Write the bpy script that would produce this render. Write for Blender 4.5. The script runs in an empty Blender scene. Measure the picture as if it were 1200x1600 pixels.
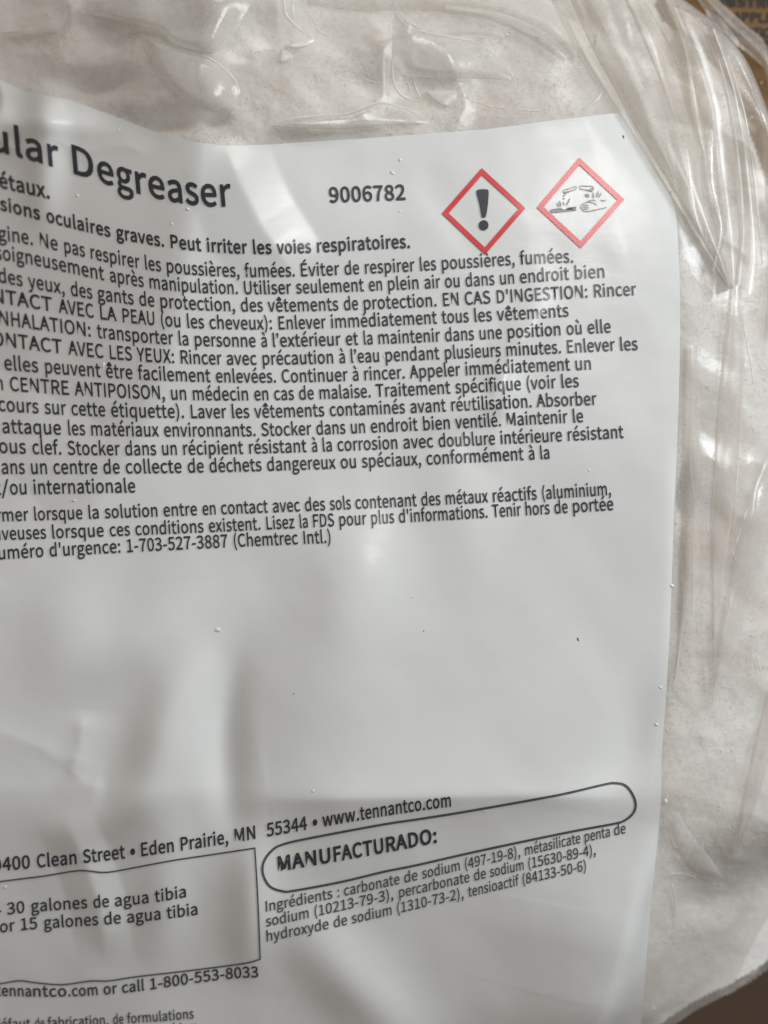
import bpy, bmesh, math
import numpy as np
from mathutils import Vector
from mathutils.geometry import tessellate_polygon

# ------------------------------------------------------------------ camera, light, exposure
S = 0.000125            # metres per layout unit (one layout unit = one photo pixel on the label plane)
Z0 = 0.0375             # height of the label plane above the cardboard
DPX = 2800.0            # camera distance from the label plane in layout units
scene = bpy.context.scene
col = scene.collection
cam_d = bpy.data.cameras.new('camera')
cam = bpy.data.objects.new('camera', cam_d)
col.objects.link(cam)
cam.location = (0, 0, Z0 + DPX * S)
cam_d.sensor_fit = 'VERTICAL'
cam_d.sensor_height = 24
cam_d.sensor_width = 18
cam_d.lens = 12.0 / (800.0 / DPX)
cam_d.clip_start = 0.01
cam_d.clip_end = 20
cam_d.dof.use_dof = True
cam_d.dof.focus_distance = DPX * S
cam_d.dof.aperture_fstop = 5.6
scene.camera = cam
scene.view_settings.view_transform = 'Standard'
scene.view_settings.look = 'None'
scene.view_settings.gamma = 1
scene.view_settings.exposure = 0.24

world = bpy.data.worlds.new('World')
scene.world = world
world.use_nodes = True
bg = world.node_tree.nodes['Background']
bg.inputs['Color'].default_value = (1.0, 0.87, 0.77, 1)
bg.inputs['Strength'].default_value = 0.15


def area(name, loc, size, power, color, target=(0, 0, 0.04), sy=None):
    d = bpy.data.lights.new(name, 'AREA')
    d.energy = power
    d.color = color
    d.size = size
    if sy:
        d.shape = 'RECTANGLE'
        d.size_y = sy
    o = bpy.data.objects.new(name, d)
    col.objects.link(o)
    o.location = loc
    v = Vector(target) - Vector(loc)
    o.rotation_euler = v.to_track_quat('-Z', 'Y').to_euler()
    return o


area('window_light', (-0.12, 0.80, 0.62), 0.45, 1.7, (1.0, 0.955, 0.90), sy=0.30)
area('side_window_light', (0.80, 0.42, 0.52), 0.28, 6.2, (0.89, 0.962, 1.0), sy=0.45)
area('high_window_light', (0.35, 0.50, 1.15), 0.22, 2.8, (1.0, 0.99, 0.97), sy=0.40)

scene.cycles.max_bounces = 10
scene.cycles.transparent_max_bounces = 16
scene.cycles.use_denoising = True

# ------------------------------------------------------------------ numeric helpers


def vnoise(u, v, seed):
    """smooth value noise in about -1..1"""
    iu = np.floor(u).astype(np.int64)
    iv = np.floor(v).astype(np.int64)
    fu = u - iu
    fv = v - iv
    fu = fu * fu * fu * (fu * (fu * 6 - 15) + 10)
    fv = fv * fv * fv * (fv * (fv * 6 - 15) + 10)

    def h(a, b):
        x = (a * 374761393 + b * 668265263 + seed * 1442695041) & 0xFFFFFFFF
        x = ((x ^ (x >> 13)) * 1274126177) & 0xFFFFFFFF
        x = (x ^ (x >> 16)) & 0xFFFF
        return x / 32767.5 - 1.0
    return ((h(iu, iv) * (1 - fu) + h(iu + 1, iv) * fu) * (1 - fv)
            + (h(iu, iv + 1) * (1 - fu) + h(iu + 1, iv + 1) * fu) * fv)


def fbm(u, v, scale, seed, octaves=4):
    t = np.zeros_like(u)
    a = 1.0
    u = u / scale
    v = v / scale
    for k in range(octaves):
        t = t + a * vnoise(u + 31.7 * k, v - 17.3 * k, seed + k)
        a *= 0.5
        u = (0.8 * u - 0.6 * v) * 2.03
        v = (0.6 * u / 2.03 + 0.8 * v) * 2.03
    return t


def pdist(u, v, poly, closed=False):
    """distance to a polyline, sign (positive on the right hand side while walking it) and arc fraction"""
    best = np.full(u.shape, 1e9)
    sgn = np.zeros(u.shape)
    frac = np.zeros(u.shape)
    pts = list(poly) + ([poly[0]] if closed else [])
    L = [math.dist(pts[i], pts[i + 1]) for i in range(len(pts) - 1)]
    tot = sum(L)
    acc = 0.0
    for i in range(len(pts) - 1):
        ax, ay = pts[i]
        dx, dy = pts[i + 1][0] - ax, pts[i + 1][1] - ay
        t = np.clip(((u - ax) * dx + (v - ay) * dy) / (L[i] ** 2), 0, 1)
        ex, ey = u - ax - t * dx, v - ay - t * dy
        d = np.hypot(ex, ey)
        m = d < best
        best = np.where(m, d, best)
        sgn = np.where(m, np.sign(dx * ey - dy * ex), sgn)
        frac = np.where(m, (acc + t * L[i]) / tot, frac)
        acc += L[i]
    return best, sgn, frac


def inside(u, v, poly):
    r = np.zeros(u.shape, bool)
    n = len(poly)
    for i in range(n):
        x0, y0 = poly[i]
        x1, y1 = poly[(i + 1) % n]
        c = (y0 > v) != (y1 > v)
        if y1 != y0:
            r ^= c & (u < (x1 - x0) * (v - y0) / (y1 - y0) + x0)
    return r


def sstep(a, b, x):
    t = np.clip((x - a) / (b - a), 0, 1)
    return t * t * (3 - 2 * t)


def gauss(u, v, cx, cy, rx, ry, rot=0.0):
    c, s = math.cos(rot), math.sin(rot)
    a = ((u - cx) * c + (v - cy) * s) / rx
    b = (-(u - cx) * s + (v - cy) * c) / ry
    return np.exp(-(a * a + b * b))


# ------------------------------------------------------------------ the shape of the filled bag (heights in layout units)
OUTLINE = [(-330, -260), (960, -260), (1080, -170), (1084, -76), (1116, -42), (1150, -16), (1172, 8), (1196, 34), (1216, 66),
           (1240, 125), (1274, 224), (1320, 400), (1345, 700), (1350, 1050), (1335, 1330), (1326, 1456), (1298, 1560),
           (1226, 1618), (1140, 1660), (1076, 1704), (1030, 1720), (960, 1790), (700, 1850), (200, 1880), (-330, 1880)]

OUTLINE = [tuple(p) for p in (lambda P: [
    [0.5 * (2 * P[i][k] + (P[(i + 1) % len(P)][k] - P[i - 1][k]) * t
            + (2 * P[i - 1][k] - 5 * P[i][k] + 4 * P[(i + 1) % len(P)][k] - P[(i + 2) % len(P)][k]) * t * t
            + (3 * P[i][k] - P[i - 1][k] - 3 * P[(i + 1) % len(P)][k] + P[(i + 2) % len(P)][k]) * t ** 3) for k in (0, 1)]
    for i in range(len(P)) for t in (0, 0.34, 0.67)])(OUTLINE)]

# relief of the label: (polyline, height, reach left, reach right while walking it, kind)
# kind > 0: sharp crease of that softness, 0: rounded, < 0: flat-sided fold like a roof, softened by that much
RIDGES = [
    ([(352, 1264), (420, 1249), (600, 1246), (800, 1242), (1045, 1252)], 17, 80, 55, 4),
    ([(318, 1010), (282, 1070), (262, 1130), (246, 1210), (205, 1330)], 22, 52, 52, 0),
    ([(366, 1010), (352, 1120), (352, 1220), (360, 1310)], -13, 30, 30, 0),
    ([(610, 830), (530, 1000), (430, 1180)], 20, 90, 80, 0),
    ([(110, 880), (100, 1010), (60, 1120)], 10, 64, 64, 0),
    ([(112, 1208), (62, 1172), (0, 1150), (-60, 1140)], 4, 46, 30, 5),
    ([(104, 1216), (122, 1170), (128, 1110)], 5, 20, 26, 4),
    ([(96, 1196), (128, 1226), (165, 1236)], 4, 22, 26, 5),
    ([(92, 1270), (124, 1350), (146, 1430), (152, 1540)], 9, 40, 46, -5),
    ([(268, 1310), (248, 1420), (232, 1530)], 10, 40, 40, 0),
    ([(400, 1310), (390, 1420), (382, 1540)], 14, 32, 40, 0),
    ([(450, 1450), (540, 1550), (640, 1680)], 16, 50, 60, 0),
    ([(345, 205), (372, 280), (405, 350), (470, 445)], 13, 62, 80, -3),
    ([(870, 455), (800, 555), (770, 625), (705, 652), (640, 688)], 7, 30, 40, -4),
    ([(800, 565), (785, 650), (755, 735)], 5, 30, 34, -4),
    ([(700, 660), (718, 770), (742, 910)], 7, 55, 55, 0),
    ([(515, 780), (535, 880), (562, 1010)], 5, 60, 60, 0),
    ([(300, 940), (215, 1010), (120, 1075)], 10, 44, 44, 0),
    ([(240, 1230), (150, 1290), (60, 1310)], 8, 36, 36, 0),
    ([(42, 90), (44, 210), (40, 340)], 14, 32, 32, 0),
    ([(1010, 1290), (985, 1440), (955, 1600), (900, 1800)], 30, 60, 150, 0),
    ([(1074, 640), (1068, 800), (1062, 960), (1055, 1080)], -8, 12, 9, 5),
    ([(1042, 1240), (1036, 1330), (1026, 1430), (1018, 1540)], -7, 14, 8, 5),
    ([(1010, 1080), (985, 1170), (930, 1230)], -9, 36, 36, 0),
]


def blobs(u, v, poly, w):
    """a rounded swelling along a path, fading towards both ends"""
    P = np.array(poly, float)
    L = np.concatenate([[0], np.cumsum(np.hypot(*np.diff(P, axis=0).T))])
    n = max(6, int(L[-1] / (0.45 * w)) + 1)
    s = np.linspace(0, L[-1], n)
    X, Y = np.interp(s, L, P[:, 0]), np.interp(s, L, P[:, 1])
    k = np.sin(np.pi * (np.arange(n) + 0.5) / n) ** 0.8
    r = 0
    sg = w * 0.72
    for x, y, z in zip(X, Y, k):
        r = r + z * np.exp(-((u - x) ** 2 + (v - y) ** 2) / (2 * sg * sg))
    return 1.3 * r * (L[-1] / (n - 1)) / (sg * 2.5066)


def h_top(u, v):
    h = -18 * ((u - 600) / 560) ** 2 - np.where(v < 760, 66, 34) * ((v - 760) / 860) ** 2
    # left shoulder
    d, s, f = pdist(u, v, [(330, -100), (300, 230), (262, 520), (205, 690), (95, 830), (0, 905), (-140, 980)])
    d = d * s
    h = h - 0.42 * (np.sqrt(np.maximum(d + 20, 0) ** 2 + 500) - 22.4)
    # roll-off on the right: first a gentle flat band, then the steep flank outside the label
    d, s, f = pdist(u, v, [(880, 0), (925, 190), (985, 400), (1040, 560), (1046, 900), (1020, 1250), (985, 1420), (930, 1600), (860, 1800)])
    d = -d * s
    h = h - 0.07 * (np.sqrt(np.maximum(d + 6, 0) ** 2 + 60) - 8)
    d, s, f = pdist(u, v, [(1000, 60), (1020, 200), (1070, 330), (1078, 560), (1078, 900), (1050, 1250), (1010, 1430), (975, 1600), (900, 1800)])
    d = -d * s
    h = h - 0.22 * (np.sqrt(np.maximum(d + 10, 0) ** 2 + 500) - 22)
    d, s, f = pdist(u, v, [(1020, 1330), (990, 1430), (965, 1540), (935, 1680), (900, 1800)])
    d = -d * s
    h = h - 0.45 * (np.sqrt(np.maximum(d + 6, 0) ** 2 + 150) - 12.3) * sstep(1300, 1450, v)
    h = h - 0.24 * (np.sqrt(np.maximum(v - 1230, 0) ** 2 + 900) - 30)
    for poly, amp, wl, wr, kind in RIDGES:
        if kind == 0 and wl < 1.6 * wr and wr < 1.6 * wl:
            h = h + amp * blobs(u, v, poly, 0.5 * (wl + wr))
            continue
        d, s, f = pdist(u, v, poly)
        w = np.where(s > 0, wr, wl)
        e = np.minimum(f, 1 - f)
        if kind > 0:
            pr = np.exp(-(np.sqrt(d * d + kind * kind) - kind) / w)
            end = sstep(-0.02, 0.3, e)
        elif kind == 0:
            pr = 1.5 * np.exp(-0.8 * (d / w) ** 2)
            end = sstep(-0.03, 0.42, e)
        else:
            t = 1 - (np.sqrt(d * d + kind * kind) + kind) / w
            pr = 0.5 * (t + np.sqrt(t * t + 0.003))
            end = sstep(-0.02, 0.3, e)
        h = h + amp * end * pr
    h = h + 5.0 * fbm(u, v, 300, 6, 2) + 0.8 * fbm(u, v, 90, 9, 2)
    # crumpled clear film above and to the right of the label
    clear = sstep(235, 150, v + 0.06 * (u - 500)) + sstep(1055, 1130, u)
    clear = np.clip(clear, 0, 1)
    r = np.abs(fbm(u, v, 130, 21, 3))
    h = h + clear * (8 * (0.5 - r) + 0.8 * fbm(u, v, 80, 33, 2))
    h = h + 16 * gauss(u, v, 60, 175, 160, 30, 0.2) * sstep(210, 150, v)
    return h


def neck(u, v):
    d, s, f = pdist(u, v, [(560, -260), (760, -60), (850, 60), (960, 190), (1050, 330), (1150, 460), (1290, 560)])
    return sstep(-30, 230, -d * s)


def shape(u, v):
    h = h_top(u, v)
    m = neck(u, v)
    h = h * (1 - m) + m * (-85 + 10 * fbm(u, v, 130, 51, 3))
    d, s, f = pdist(u, v, OUTLINE, True)
    d = np.where(inside(u, v, OUTLINE), d, 0)
    t = np.clip(d / (170 - 125 * m), 0, 1)
    p = np.sqrt(np.maximum(1 - (1 - t) ** 2, 0))
    return -292 + (h + 292) * p


GS, GU, GV = 2.5, -360.0, -300.0
_gu, _gv = np.meshgrid(GU + GS * np.arange(700), GV + GS * np.arange(890))
_GH = shape(_gu, _gv)


def H(u, v):
    """height of the film above the label plane: the shape above, tabulated and read back with smooth interpolation"""
    x = np.clip((np.asarray(u, float) - GU) / GS, 1.001, 696.999)
    y = np.clip((np.asarray(v, float) - GV) / GS, 1.001, 886.999)
    i = np.floor(x).astype(int)
    j = np.floor(y).astype(int)
    fx, fy = x - i, y - j

    def wts(t):
        return ((1 - t) ** 3 / 6, (3 * t ** 3 - 6 * t * t + 4) / 6, (-3 * t ** 3 + 3 * t * t + 3 * t + 1) / 6, t ** 3 / 6)
    wx, wy = wts(fx), wts(fy)
    r = 0
    for b in range(4):
        for c in range(4):
            r = r + wy[b] * wx[c] * _GH[j + b - 1, i + c - 1]
    return r


def at(px, py, lift=0.0):
    """photo position (pixels) -> layout position (u, v, h) on the bag surface"""
    px = np.asarray(px, float)
    py = np.asarray(py, float)
    u, v = px.copy(), py.copy()
    h = H(u, v) + lift
    for k in range(10):
        u = 600 + (px - 600) * (1 - h / DPX)
        v = 800 + (py - 800) * (1 - h / DPX)
        h = 0.5 * h + 0.5 * (H(u, v) + lift) if k > 3 else H(u, v) + lift
    return u, v, h


def W(u, v, h):
    """layout -> metres"""
    u = np.asarray(u, float)
    return np.stack([(u - 600) * S, (800 - np.asarray(v, float)) * S, Z0 + np.asarray(h, float) * S], -1)


# ------------------------------------------------------------------ object helpers


def tag(o, label=None, cat=None, group=None, kind=None):
    if label:
        o['label'] = label
    if cat:
        o['category'] = cat
    if group:
        o['group'] = group
    if kind:
        o['kind'] = kind
    return o


def mesh_obj(name, verts, faces, mat, parent=None, smooth=True):
    me = bpy.data.meshes.new(name)
    me.from_pydata([tuple(map(float, p)) for p in verts], [], [tuple(map(int, f)) for f in faces])
    me.materials.append(mat)
    if smooth:
        me.polygons.foreach_set('use_smooth', [True] * len(me.polygons))
    me.update()
    o = bpy.data.objects.new(name, me)
    col.objects.link(o)
    o.parent = parent
    return o


def grid_mesh(name, P, keep, mat, parent=None, smooth=True):
    """P: (rows, cols, 3); keep: bool per cell"""
    r, c = P.shape[:2]
    idx = np.arange(r * c).reshape(r, c)
    q = np.stack([idx[:-1, :-1], idx[1:, :-1], idx[1:, 1:], idx[:-1, 1:]], -1)
    q = q[keep] if keep is not None else q.reshape(-1, 4)
    used = np.zeros(r * c, bool)
    used[q.ravel()] = True
    remap = np.cumsum(used) - 1
    co = P.reshape(-1, 3)[used].astype(np.float32)
    q = remap[q].astype(np.int32)
    me = bpy.data.meshes.new(name)
    me.vertices.add(len(co))
    me.vertices.foreach_set('co', co.ravel())
    me.loops.add(q.size)
    me.loops.foreach_set('vertex_index', q.ravel())
    me.polygons.add(len(q))
    me.polygons.foreach_set('loop_start', np.arange(0, q.size, 4, dtype=np.int32))
    me.polygons.foreach_set('use_smooth', np.full(len(q), smooth))
    me.materials.append(mat)
    me.update(calc_edges=True)
    me.validate()
    o = bpy.data.objects.new(name, me)
    col.objects.link(o)
    o.parent = parent
    return o


# ------------------------------------------------------------------ materials


def new_mat(name):
    m = bpy.data.materials.new(name)
    m.use_nodes = True
    nt = m.node_tree
    return m, nt, nt.nodes['Principled BSDF'], nt.nodes['Material Output']


def node(nt, kind, **kw):
    n = nt.nodes.new(kind)
    for k, x in kw.items():
        if k in n.inputs:
            n.inputs[k].default_value = x
        else:
            setattr(n, k, x)
    return n


def ramp(nt, src, stops):
    r = nt.nodes.new('ShaderNodeValToRGB')
    el = r.color_ramp.elements
    while len(el) > 1:
        el.remove(el[-1])
    el[0].position, el[0].color = stops[0][0], (*stops[0][1], 1)
    for p, c in stops[1:]:
        e = el.new(p)
        e.color = (*c, 1)
    nt.links.new(src, r.inputs['Fac'])
    return r.outputs['Color']


def coords(nt):
    return nt.nodes.new('ShaderNodeTexCoord').outputs['Object']


def noise(nt, scale, detail=4, rough=0.55, vec=None):
    n = node(nt, 'ShaderNodeTexNoise', Scale=scale, Detail=detail, Roughness=rough)
    nt.links.new(vec if vec else coords(nt), n.inputs['Vector'])
    return n.outputs['Fac']


def bump(nt, bsdf, src, strength, dist):
    b = node(nt, 'ShaderNodeBump', Strength=strength, Distance=dist)
    nt.links.new(src, b.inputs['Height'])
    nt.links.new(b.outputs['Normal'], bsdf.inputs['Normal'])


def label_mat():
    m, nt, b, o = new_mat('white_printed_film')
    nt.links.new(ramp(nt, noise(nt, 55, 5), [(0.3, (0.695, 0.707, 0.70)), (0.7, (0.735, 0.748, 0.74))]), b.inputs['Base Color'])
    b.inputs['Roughness'].default_value = 0.42
    b.inputs['Specular IOR Level'].default_value = 0.35
    b.inputs['Coat Weight'].default_value = 0.8
    b.inputs['Coat Roughness'].default_value = 0.16
    nt.links.new(ramp(nt, noise(nt, 240, 6, 0.7), [(0.3, (0.17,) * 3), (0.75, (0.27,) * 3)]), b.inputs['Coat Roughness'])
    # faint handling wrinkles: stretched along the film, plus a fine orange-peel
    mp = node(nt, 'ShaderNodeMapping')
    mp.inputs['Rotation'].default_value = (0, 0, 1.1)
    mp.inputs['Scale'].default_value = (1.0, 3.2, 1.0)
    nt.links.new(coords(nt), mp.inputs['Vector'])
    wr = noise(nt, 75, 3, 0.5, mp.outputs[0])
    ad = node(nt, 'ShaderNodeMath', operation='MULTIPLY_ADD')
    ad.inputs[1].default_value = 0.12
    nt.links.new(noise(nt, 700, 3), ad.inputs[0])
    nt.links.new(wr, ad.inputs[2])
    bump(nt, b, ad.outputs[0], 0.045, 0.001)
    nt.links.new(b.inputs['Normal'].links[0].from_socket, b.inputs['Coat Normal'])
    return m


def ink_mat(name, c, c2):
    m, nt, b, o = new_mat(name)
    nt.links.new(ramp(nt, noise(nt, 900, 4), [(0.35, c), (0.7, c2)]), b.inputs['Base Color'])
    b.inputs['Roughness'].default_value = 0.4
    b.inputs['Coat Weight'].default_value = 0.7
    b.inputs['Coat Roughness'].default_value = 0.16
    return m


def powder_mat():
    m, nt, b, o = new_mat('powder_grains')
    big = noise(nt, 38, 3)
    fine = noise(nt, 1500, 4, 0.7)
    tone = ramp(nt, big, [(0.33, (0.72, 0.66, 0.61)), (0.45, (0.82, 0.80, 0.775)), (0.60, (0.89, 0.88, 0.865)), (0.7, (0.87, 0.81, 0.73))])
    grain = ramp(nt, fine, [(0.36, (0.80, 0.79, 0.78)), (0.6, (1, 1, 1))])
    mx = node(nt, 'ShaderNodeMix', data_type='RGBA', blend_type='MULTIPLY')
    mx.inputs[0].default_value = 1.0
    nt.links.new(tone, mx.inputs[6])
    nt.links.new(grain, mx.inputs[7])
    nt.links.new(mx.outputs[2], b.inputs['Base Color'])
    b.inputs['Roughness'].default_value = 0.9
    b.inputs['Specular IOR Level'].default_value = 0.15
    bump(nt, b, fine, 0.25, 0.0004)
    return m


def film_mat(name, milk, tint, rough=0.09, streak=0.0):
    """thin clear plastic: mostly see-through, a sheen on top and a little milkiness"""
    m, nt, b, o = new_mat(name)
    nt.nodes.remove(b)
    tr = node(nt, 'ShaderNodeBsdfTransparent')
    tr.inputs['Color'].default_value = (0.97, 0.965, 0.95, 1)
    df = node(nt, 'ShaderNodeBsdfDiffuse')
    df.inputs['Color'].default_value = (*tint, 1)
    tl = node(nt, 'ShaderNodeBsdfTranslucent')
    tl.inputs['Color'].default_value = (*tint, 1)
    gl = node(nt, 'ShaderNodeBsdfGlossy')
    gl.inputs['Roughness'].default_value = rough
    a = node(nt, 'ShaderNodeMixShader')
    a.inputs[0].default_value = 0.35
    nt.links.new(df.outputs[0], a.inputs[1])
    nt.links.new(tl.outputs[0], a.inputs[2])
    c = node(nt, 'ShaderNodeMixShader')
    n = noise(nt, 130, 5, 0.65)
    mr = node(nt, 'ShaderNodeMapRange')
    mr.inputs['From Min'].default_value = 0.3
    mr.inputs['From Max'].default_value = 0.7
    mr.inputs['To Min'].default_value = milk * 0.6
    mr.inputs['To Max'].default_value = milk * 1.4
    nt.links.new(n, mr.inputs['Value'])
    nt.links.new(mr.outputs[0], c.inputs[0])
    nt.links.new(tr.outputs[0], c.inputs[1])
    nt.links.new(a.outputs[0], c.inputs[2])
    g = node(nt, 'ShaderNodeMixShader')
    bm = node(nt, 'ShaderNodeBump', Strength=0.12, Distance=0.0006)
    nt.links.new(noise(nt, 420, 3), bm.inputs['Height'])
    nt.links.new(bm.outputs[0], gl.inputs['Normal'])
    # Schlick reflectance, the same from both sides of the thin sheet
    ge = node(nt, 'ShaderNodeNewGeometry')
    dp = node(nt, 'ShaderNodeVectorMath', operation='DOT_PRODUCT')
    nt.links.new(ge.outputs['Incoming'], dp.inputs[0])
    nt.links.new(bm.outputs[0], dp.inputs[1])
    prev = dp.outputs['Value']
    for op, x in (('ABSOLUTE', None), ('SUBTRACT', 1.0), ('POWER', 5.0), ('MULTIPLY', 0.9), ('ADD', 0.045)):
        mn = node(nt, 'ShaderNodeMath', operation=op)
        if op == 'SUBTRACT':
            mn.inputs[0].default_value = 1.0
            nt.links.new(prev, mn.inputs[1])
        else:
            nt.links.new(prev, mn.inputs[0])
            if x is not None:
                mn.inputs[1].default_value = x
        mn.use_clamp = True
        prev = mn.outputs[0]
    nt.links.new(prev, g.inputs[0])
    nt.links.new(c.outputs[0], g.inputs[1])
    nt.links.new(gl.outputs[0], g.inputs[2])
    nt.links.new(g.outputs[0], o.inputs['Surface'])
    return m


def card_mat():
    m, nt, b, o = new_mat('brown_cardboard')
    co = coords(nt)
    mp = node(nt, 'ShaderNodeMapping')
    mp.inputs['Scale'].default_value = (1, 6, 1)
    nt.links.new(co, mp.inputs['Vector'])
    n = noise(nt, 60, 7, 0.7, mp.outputs[0])
    nt.links.new(ramp(nt, n, [(0.3, (0.13, 0.075, 0.032)), (0.6, (0.20, 0.12, 0.053)), (0.8, (0.25, 0.16, 0.078))]), b.inputs['Base Color'])
    b.inputs['Roughness'].default_value = 0.85
    b.inputs['Specular IOR Level'].default_value = 0.2
    bump(nt, b, n, 0.3, 0.0004)
    return m


def plain(name, c, rough=0.7):
    m, nt, b, o = new_mat(name)
    nt.links.new(ramp(nt, noise(nt, 500, 4), [(0.3, tuple(x * 0.85 for x in c)), (0.7, c)]), b.inputs['Base Color'])
    b.inputs['Roughness'].default_value = rough
    return m


M_LABEL = label_mat()
M_INK = ink_mat('dark_print_ink', (0.022, 0.026, 0.036), (0.035, 0.042, 0.055))
M_FINE = ink_mat('thin_line_ink', (0.05, 0.06, 0.07), (0.08, 0.09, 0.10))
M_RED = ink_mat('red_print_ink', (0.67, 0.028, 0.035), (0.69, 0.034, 0.04))
M_POWDER = powder_mat()
M_FILM = film_mat('clear_film', 0.36, (0.85, 0.83, 0.81), 0.22)
M_FOLD = film_mat('folded_film', 0.32, (0.80, 0.75, 0.705), 0.28)
M_CREASE = film_mat('whitened_crease', 0.5, (0.90, 0.88, 0.85), 0.28)
M_CARD = card_mat()
M_CARDINK = plain('box_print_ink', (0.02, 0.02, 0.028))
M_DUST = plain('dark_dust', (0.10, 0.09, 0.08))
M_GRAIN = plain('loose_powder_grain', (0.90, 0.885, 0.85))
M_TABLE = plain('dark_table', (0.115, 0.068, 0.044), 0.5)
M_HAND = ink_mat('faint_print_ink', (0.16, 0.18, 0.22), (0.22, 0.24, 0.28))
M_LOBE = film_mat('doubled_film', 0.30, (0.92, 0.91, 0.90), 0.18)
M_CREAM = film_mat('yellowed_film_fold', 0.30, (0.86, 0.81, 0.70), 0.3)

# ------------------------------------------------------------------ cardboard box under the bag


def box_part(name, x0, x1, y0, y1, z0, z1, mat, parent):
    v = [(x, y, z) for z in (z0, z1) for y in (y0, y1) for x in (x0, x1)]
    f = [(0, 2, 3, 1), (4, 5, 7, 6), (0, 1, 5, 4), (2, 6, 7, 3), (1, 3, 7, 5), (0, 4, 6, 2)]
    o = mesh_obj(name, v, f, mat, parent, False)
    return o


tv = [(-0.6, -0.6, -0.16), (0.6, -0.6, -0.16), (0.6, 0.6, -0.16), (-0.6, 0.6, -0.16)]
tag(mesh_obj('table_top', tv, [(0, 1, 2, 3)], M_TABLE, None, False), 'dark brown table top below the cardboard box', kind='structure')

box = bpy.data.objects.new('cardboard_box', None)
col.objects.link(box)
box.location = (0, 0, -0.16)
tag(box, 'brown cardboard box with dark printed capitals, under the clear bag', 'box')
BZ = 0.16
Y0 = -0.082
box_part('top_flap', -0.16, 0.16, Y0, 0.0595, BZ - 0.004, BZ, M_CARD, box)
box_part('top_flap', -0.16, 0.16, 0.0605, 0.20, BZ - 0.004, BZ, M_CARD, box)
box_part('side_panel', -0.16, 0.16, Y0, Y0 + 0.004, 0.0005, BZ - 0.0045, M_CARD, box)
box_part('side_panel', -0.16, 0.16, 0.196, 0.20, 0.0005, BZ - 0.0045, M_CARD, box)
box_part('side_panel', -0.16, -0.156, Y0 + 0.0045, 0.1955, 0.0005, BZ - 0.0045, M_CARD, box)
box_part('side_panel', 0.156, 0.16, Y0 + 0.0045, 0.1955, 0.0005, BZ - 0.0045, M_CARD, box)

# ------------------------------------------------------------------ powder inside the bag
STEP = 4.0
uu, vv = np.meshgrid(np.arange(-300, 1360, STEP), np.arange(-240, 1880, STEP))
hp = H(uu, vv)
m = neck(uu, vv)
topgap = sstep(60, 8, vv + 14 * fbm(uu, vv, 60, 73, 3)) * sstep(440, 520, uu)
gap = 7 + 4 * np.abs(fbm(uu, vv, 70, 61, 2))
for cx, cy, rx, ry, rot, dep in [(122, 92, 60, 20, 0.05, 60), (240, 172, 62, 17, 0.12, 52), (140, 0, 50, 24, 0, 40),
                                 (330, 175, 22, 12, 0, 30), (420, 30, 40, 30, 0, 26), (560, 120, 60, 40, 0.4, 14),
                                 (1075, 770, 13, 40, 0.1, 46), (1085, 660, 30, 60, 0, 14), (1110, 900, 20, 120, 0, 12)]:
    gap = gap + dep * gauss(uu, vv, cx, cy, rx, ry, rot)
lump = np.clip(fbm(uu, vv, 95, 81, 4) * 1.2 + 0.1, -0.2, 1)
inneck = 150 - 110 * lump
for cx, cy, rx, ry, rot, dep in [(1190, 340, 26, 120, -0.12, -95), (1010, 135, 18, 42, -0.5, -70), (950, 150, 40, 60, 0.6, -40), (1080, 225, 16, 70, -0.2, 70), (1175, 120, 30, 40, 0, 60), (1100, 390, 40, 50, 0, -70)]:
    inneck = inneck + dep * gauss(uu, vv, cx, cy, rx, ry, rot)
gap = gap + topgap * 60 + m * np.maximum(inneck, 2)
rough = 1.0 * fbm(uu, vv, 12, 91, 3) + 0.7 * vnoise(uu / 4.1, vv / 4.1, 97)
dd, ss, ff = pdist(uu, vv, OUTLINE, True)
hp = hp - gap + rough
rim = sstep(14, 66, dd + 16 * fbm(uu, vv, 70, 67, 3))
hp = np.maximum(-299.5 + (hp + 299.5) * rim, -299.5)
ok = inside(uu, vv, OUTLINE) & (dd > 12)
cell = ok[:-1, :-1] & ok[1:, :-1] & ok[1:, 1:] & ok[:-1, 1:]
powder = grid_mesh('powder', W(uu, vv, hp), cell, M_POWDER)
tag(powder, 'off-white granular powder filling the clear plastic bag', 'powder', kind='stuff')

# single granules on the powder where the clear film shows it
rng = np.random.default_rng(11)
N = 15000
gu = np.where(rng.random(N) < 0.6, rng.uniform(-80, 1150, N), rng.uniform(1045, 1320, N))
gv = np.where(gu < 1045, rng.uniform(-60, 240, N), rng.uniform(-60, 1600, N))
ci = np.clip(((gu - uu[0, 0]) / STEP).round().astype(int), 0, uu.shape[1] - 1)
ri = np.clip(((gv - vv[0, 0]) / STEP).round().astype(int), 0, uu.shape[0] - 1)
good = (rim[ri, ci] > 0.98) & (hp[ri, ci] > -200)
gu, gv, ci, ri = gu[good], gv[good], ci[good], ri[good]
gr = 0.8 + 1.9 * rng.random(len(gu)) ** 3
gw = W(uu[ri, ci] + rng.uniform(-2, 2, len(gu)), vv[ri, ci] + rng.uniform(-2, 2, len(gu)), hp[ri, ci] + 0.1 * gr)
oct8 = np.array([(0, 0, 1), (1, 0, 0), (0, 1, 0), (-1, 0, 0), (0, -1, 0), (0, 0, -1)], float)
tri8 = np.array([(0, 1, 2), (0, 2, 3), (0, 3, 4), (0, 4, 1), (5, 2, 1), (5, 3, 2), (5, 4, 3), (5, 1, 4)])
gV = (gw[:, None, :] + oct8[None] * (gr * S)[:, None, None] * rng.uniform(0.6, 1.3, (len(gu), 6, 3)) * np.array([1, 1, 0.42])).reshape(-1, 3)
gF = (tri8[None] + 6 * np.arange(len(gu))[:, None, None]).reshape(-1, 3)
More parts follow.
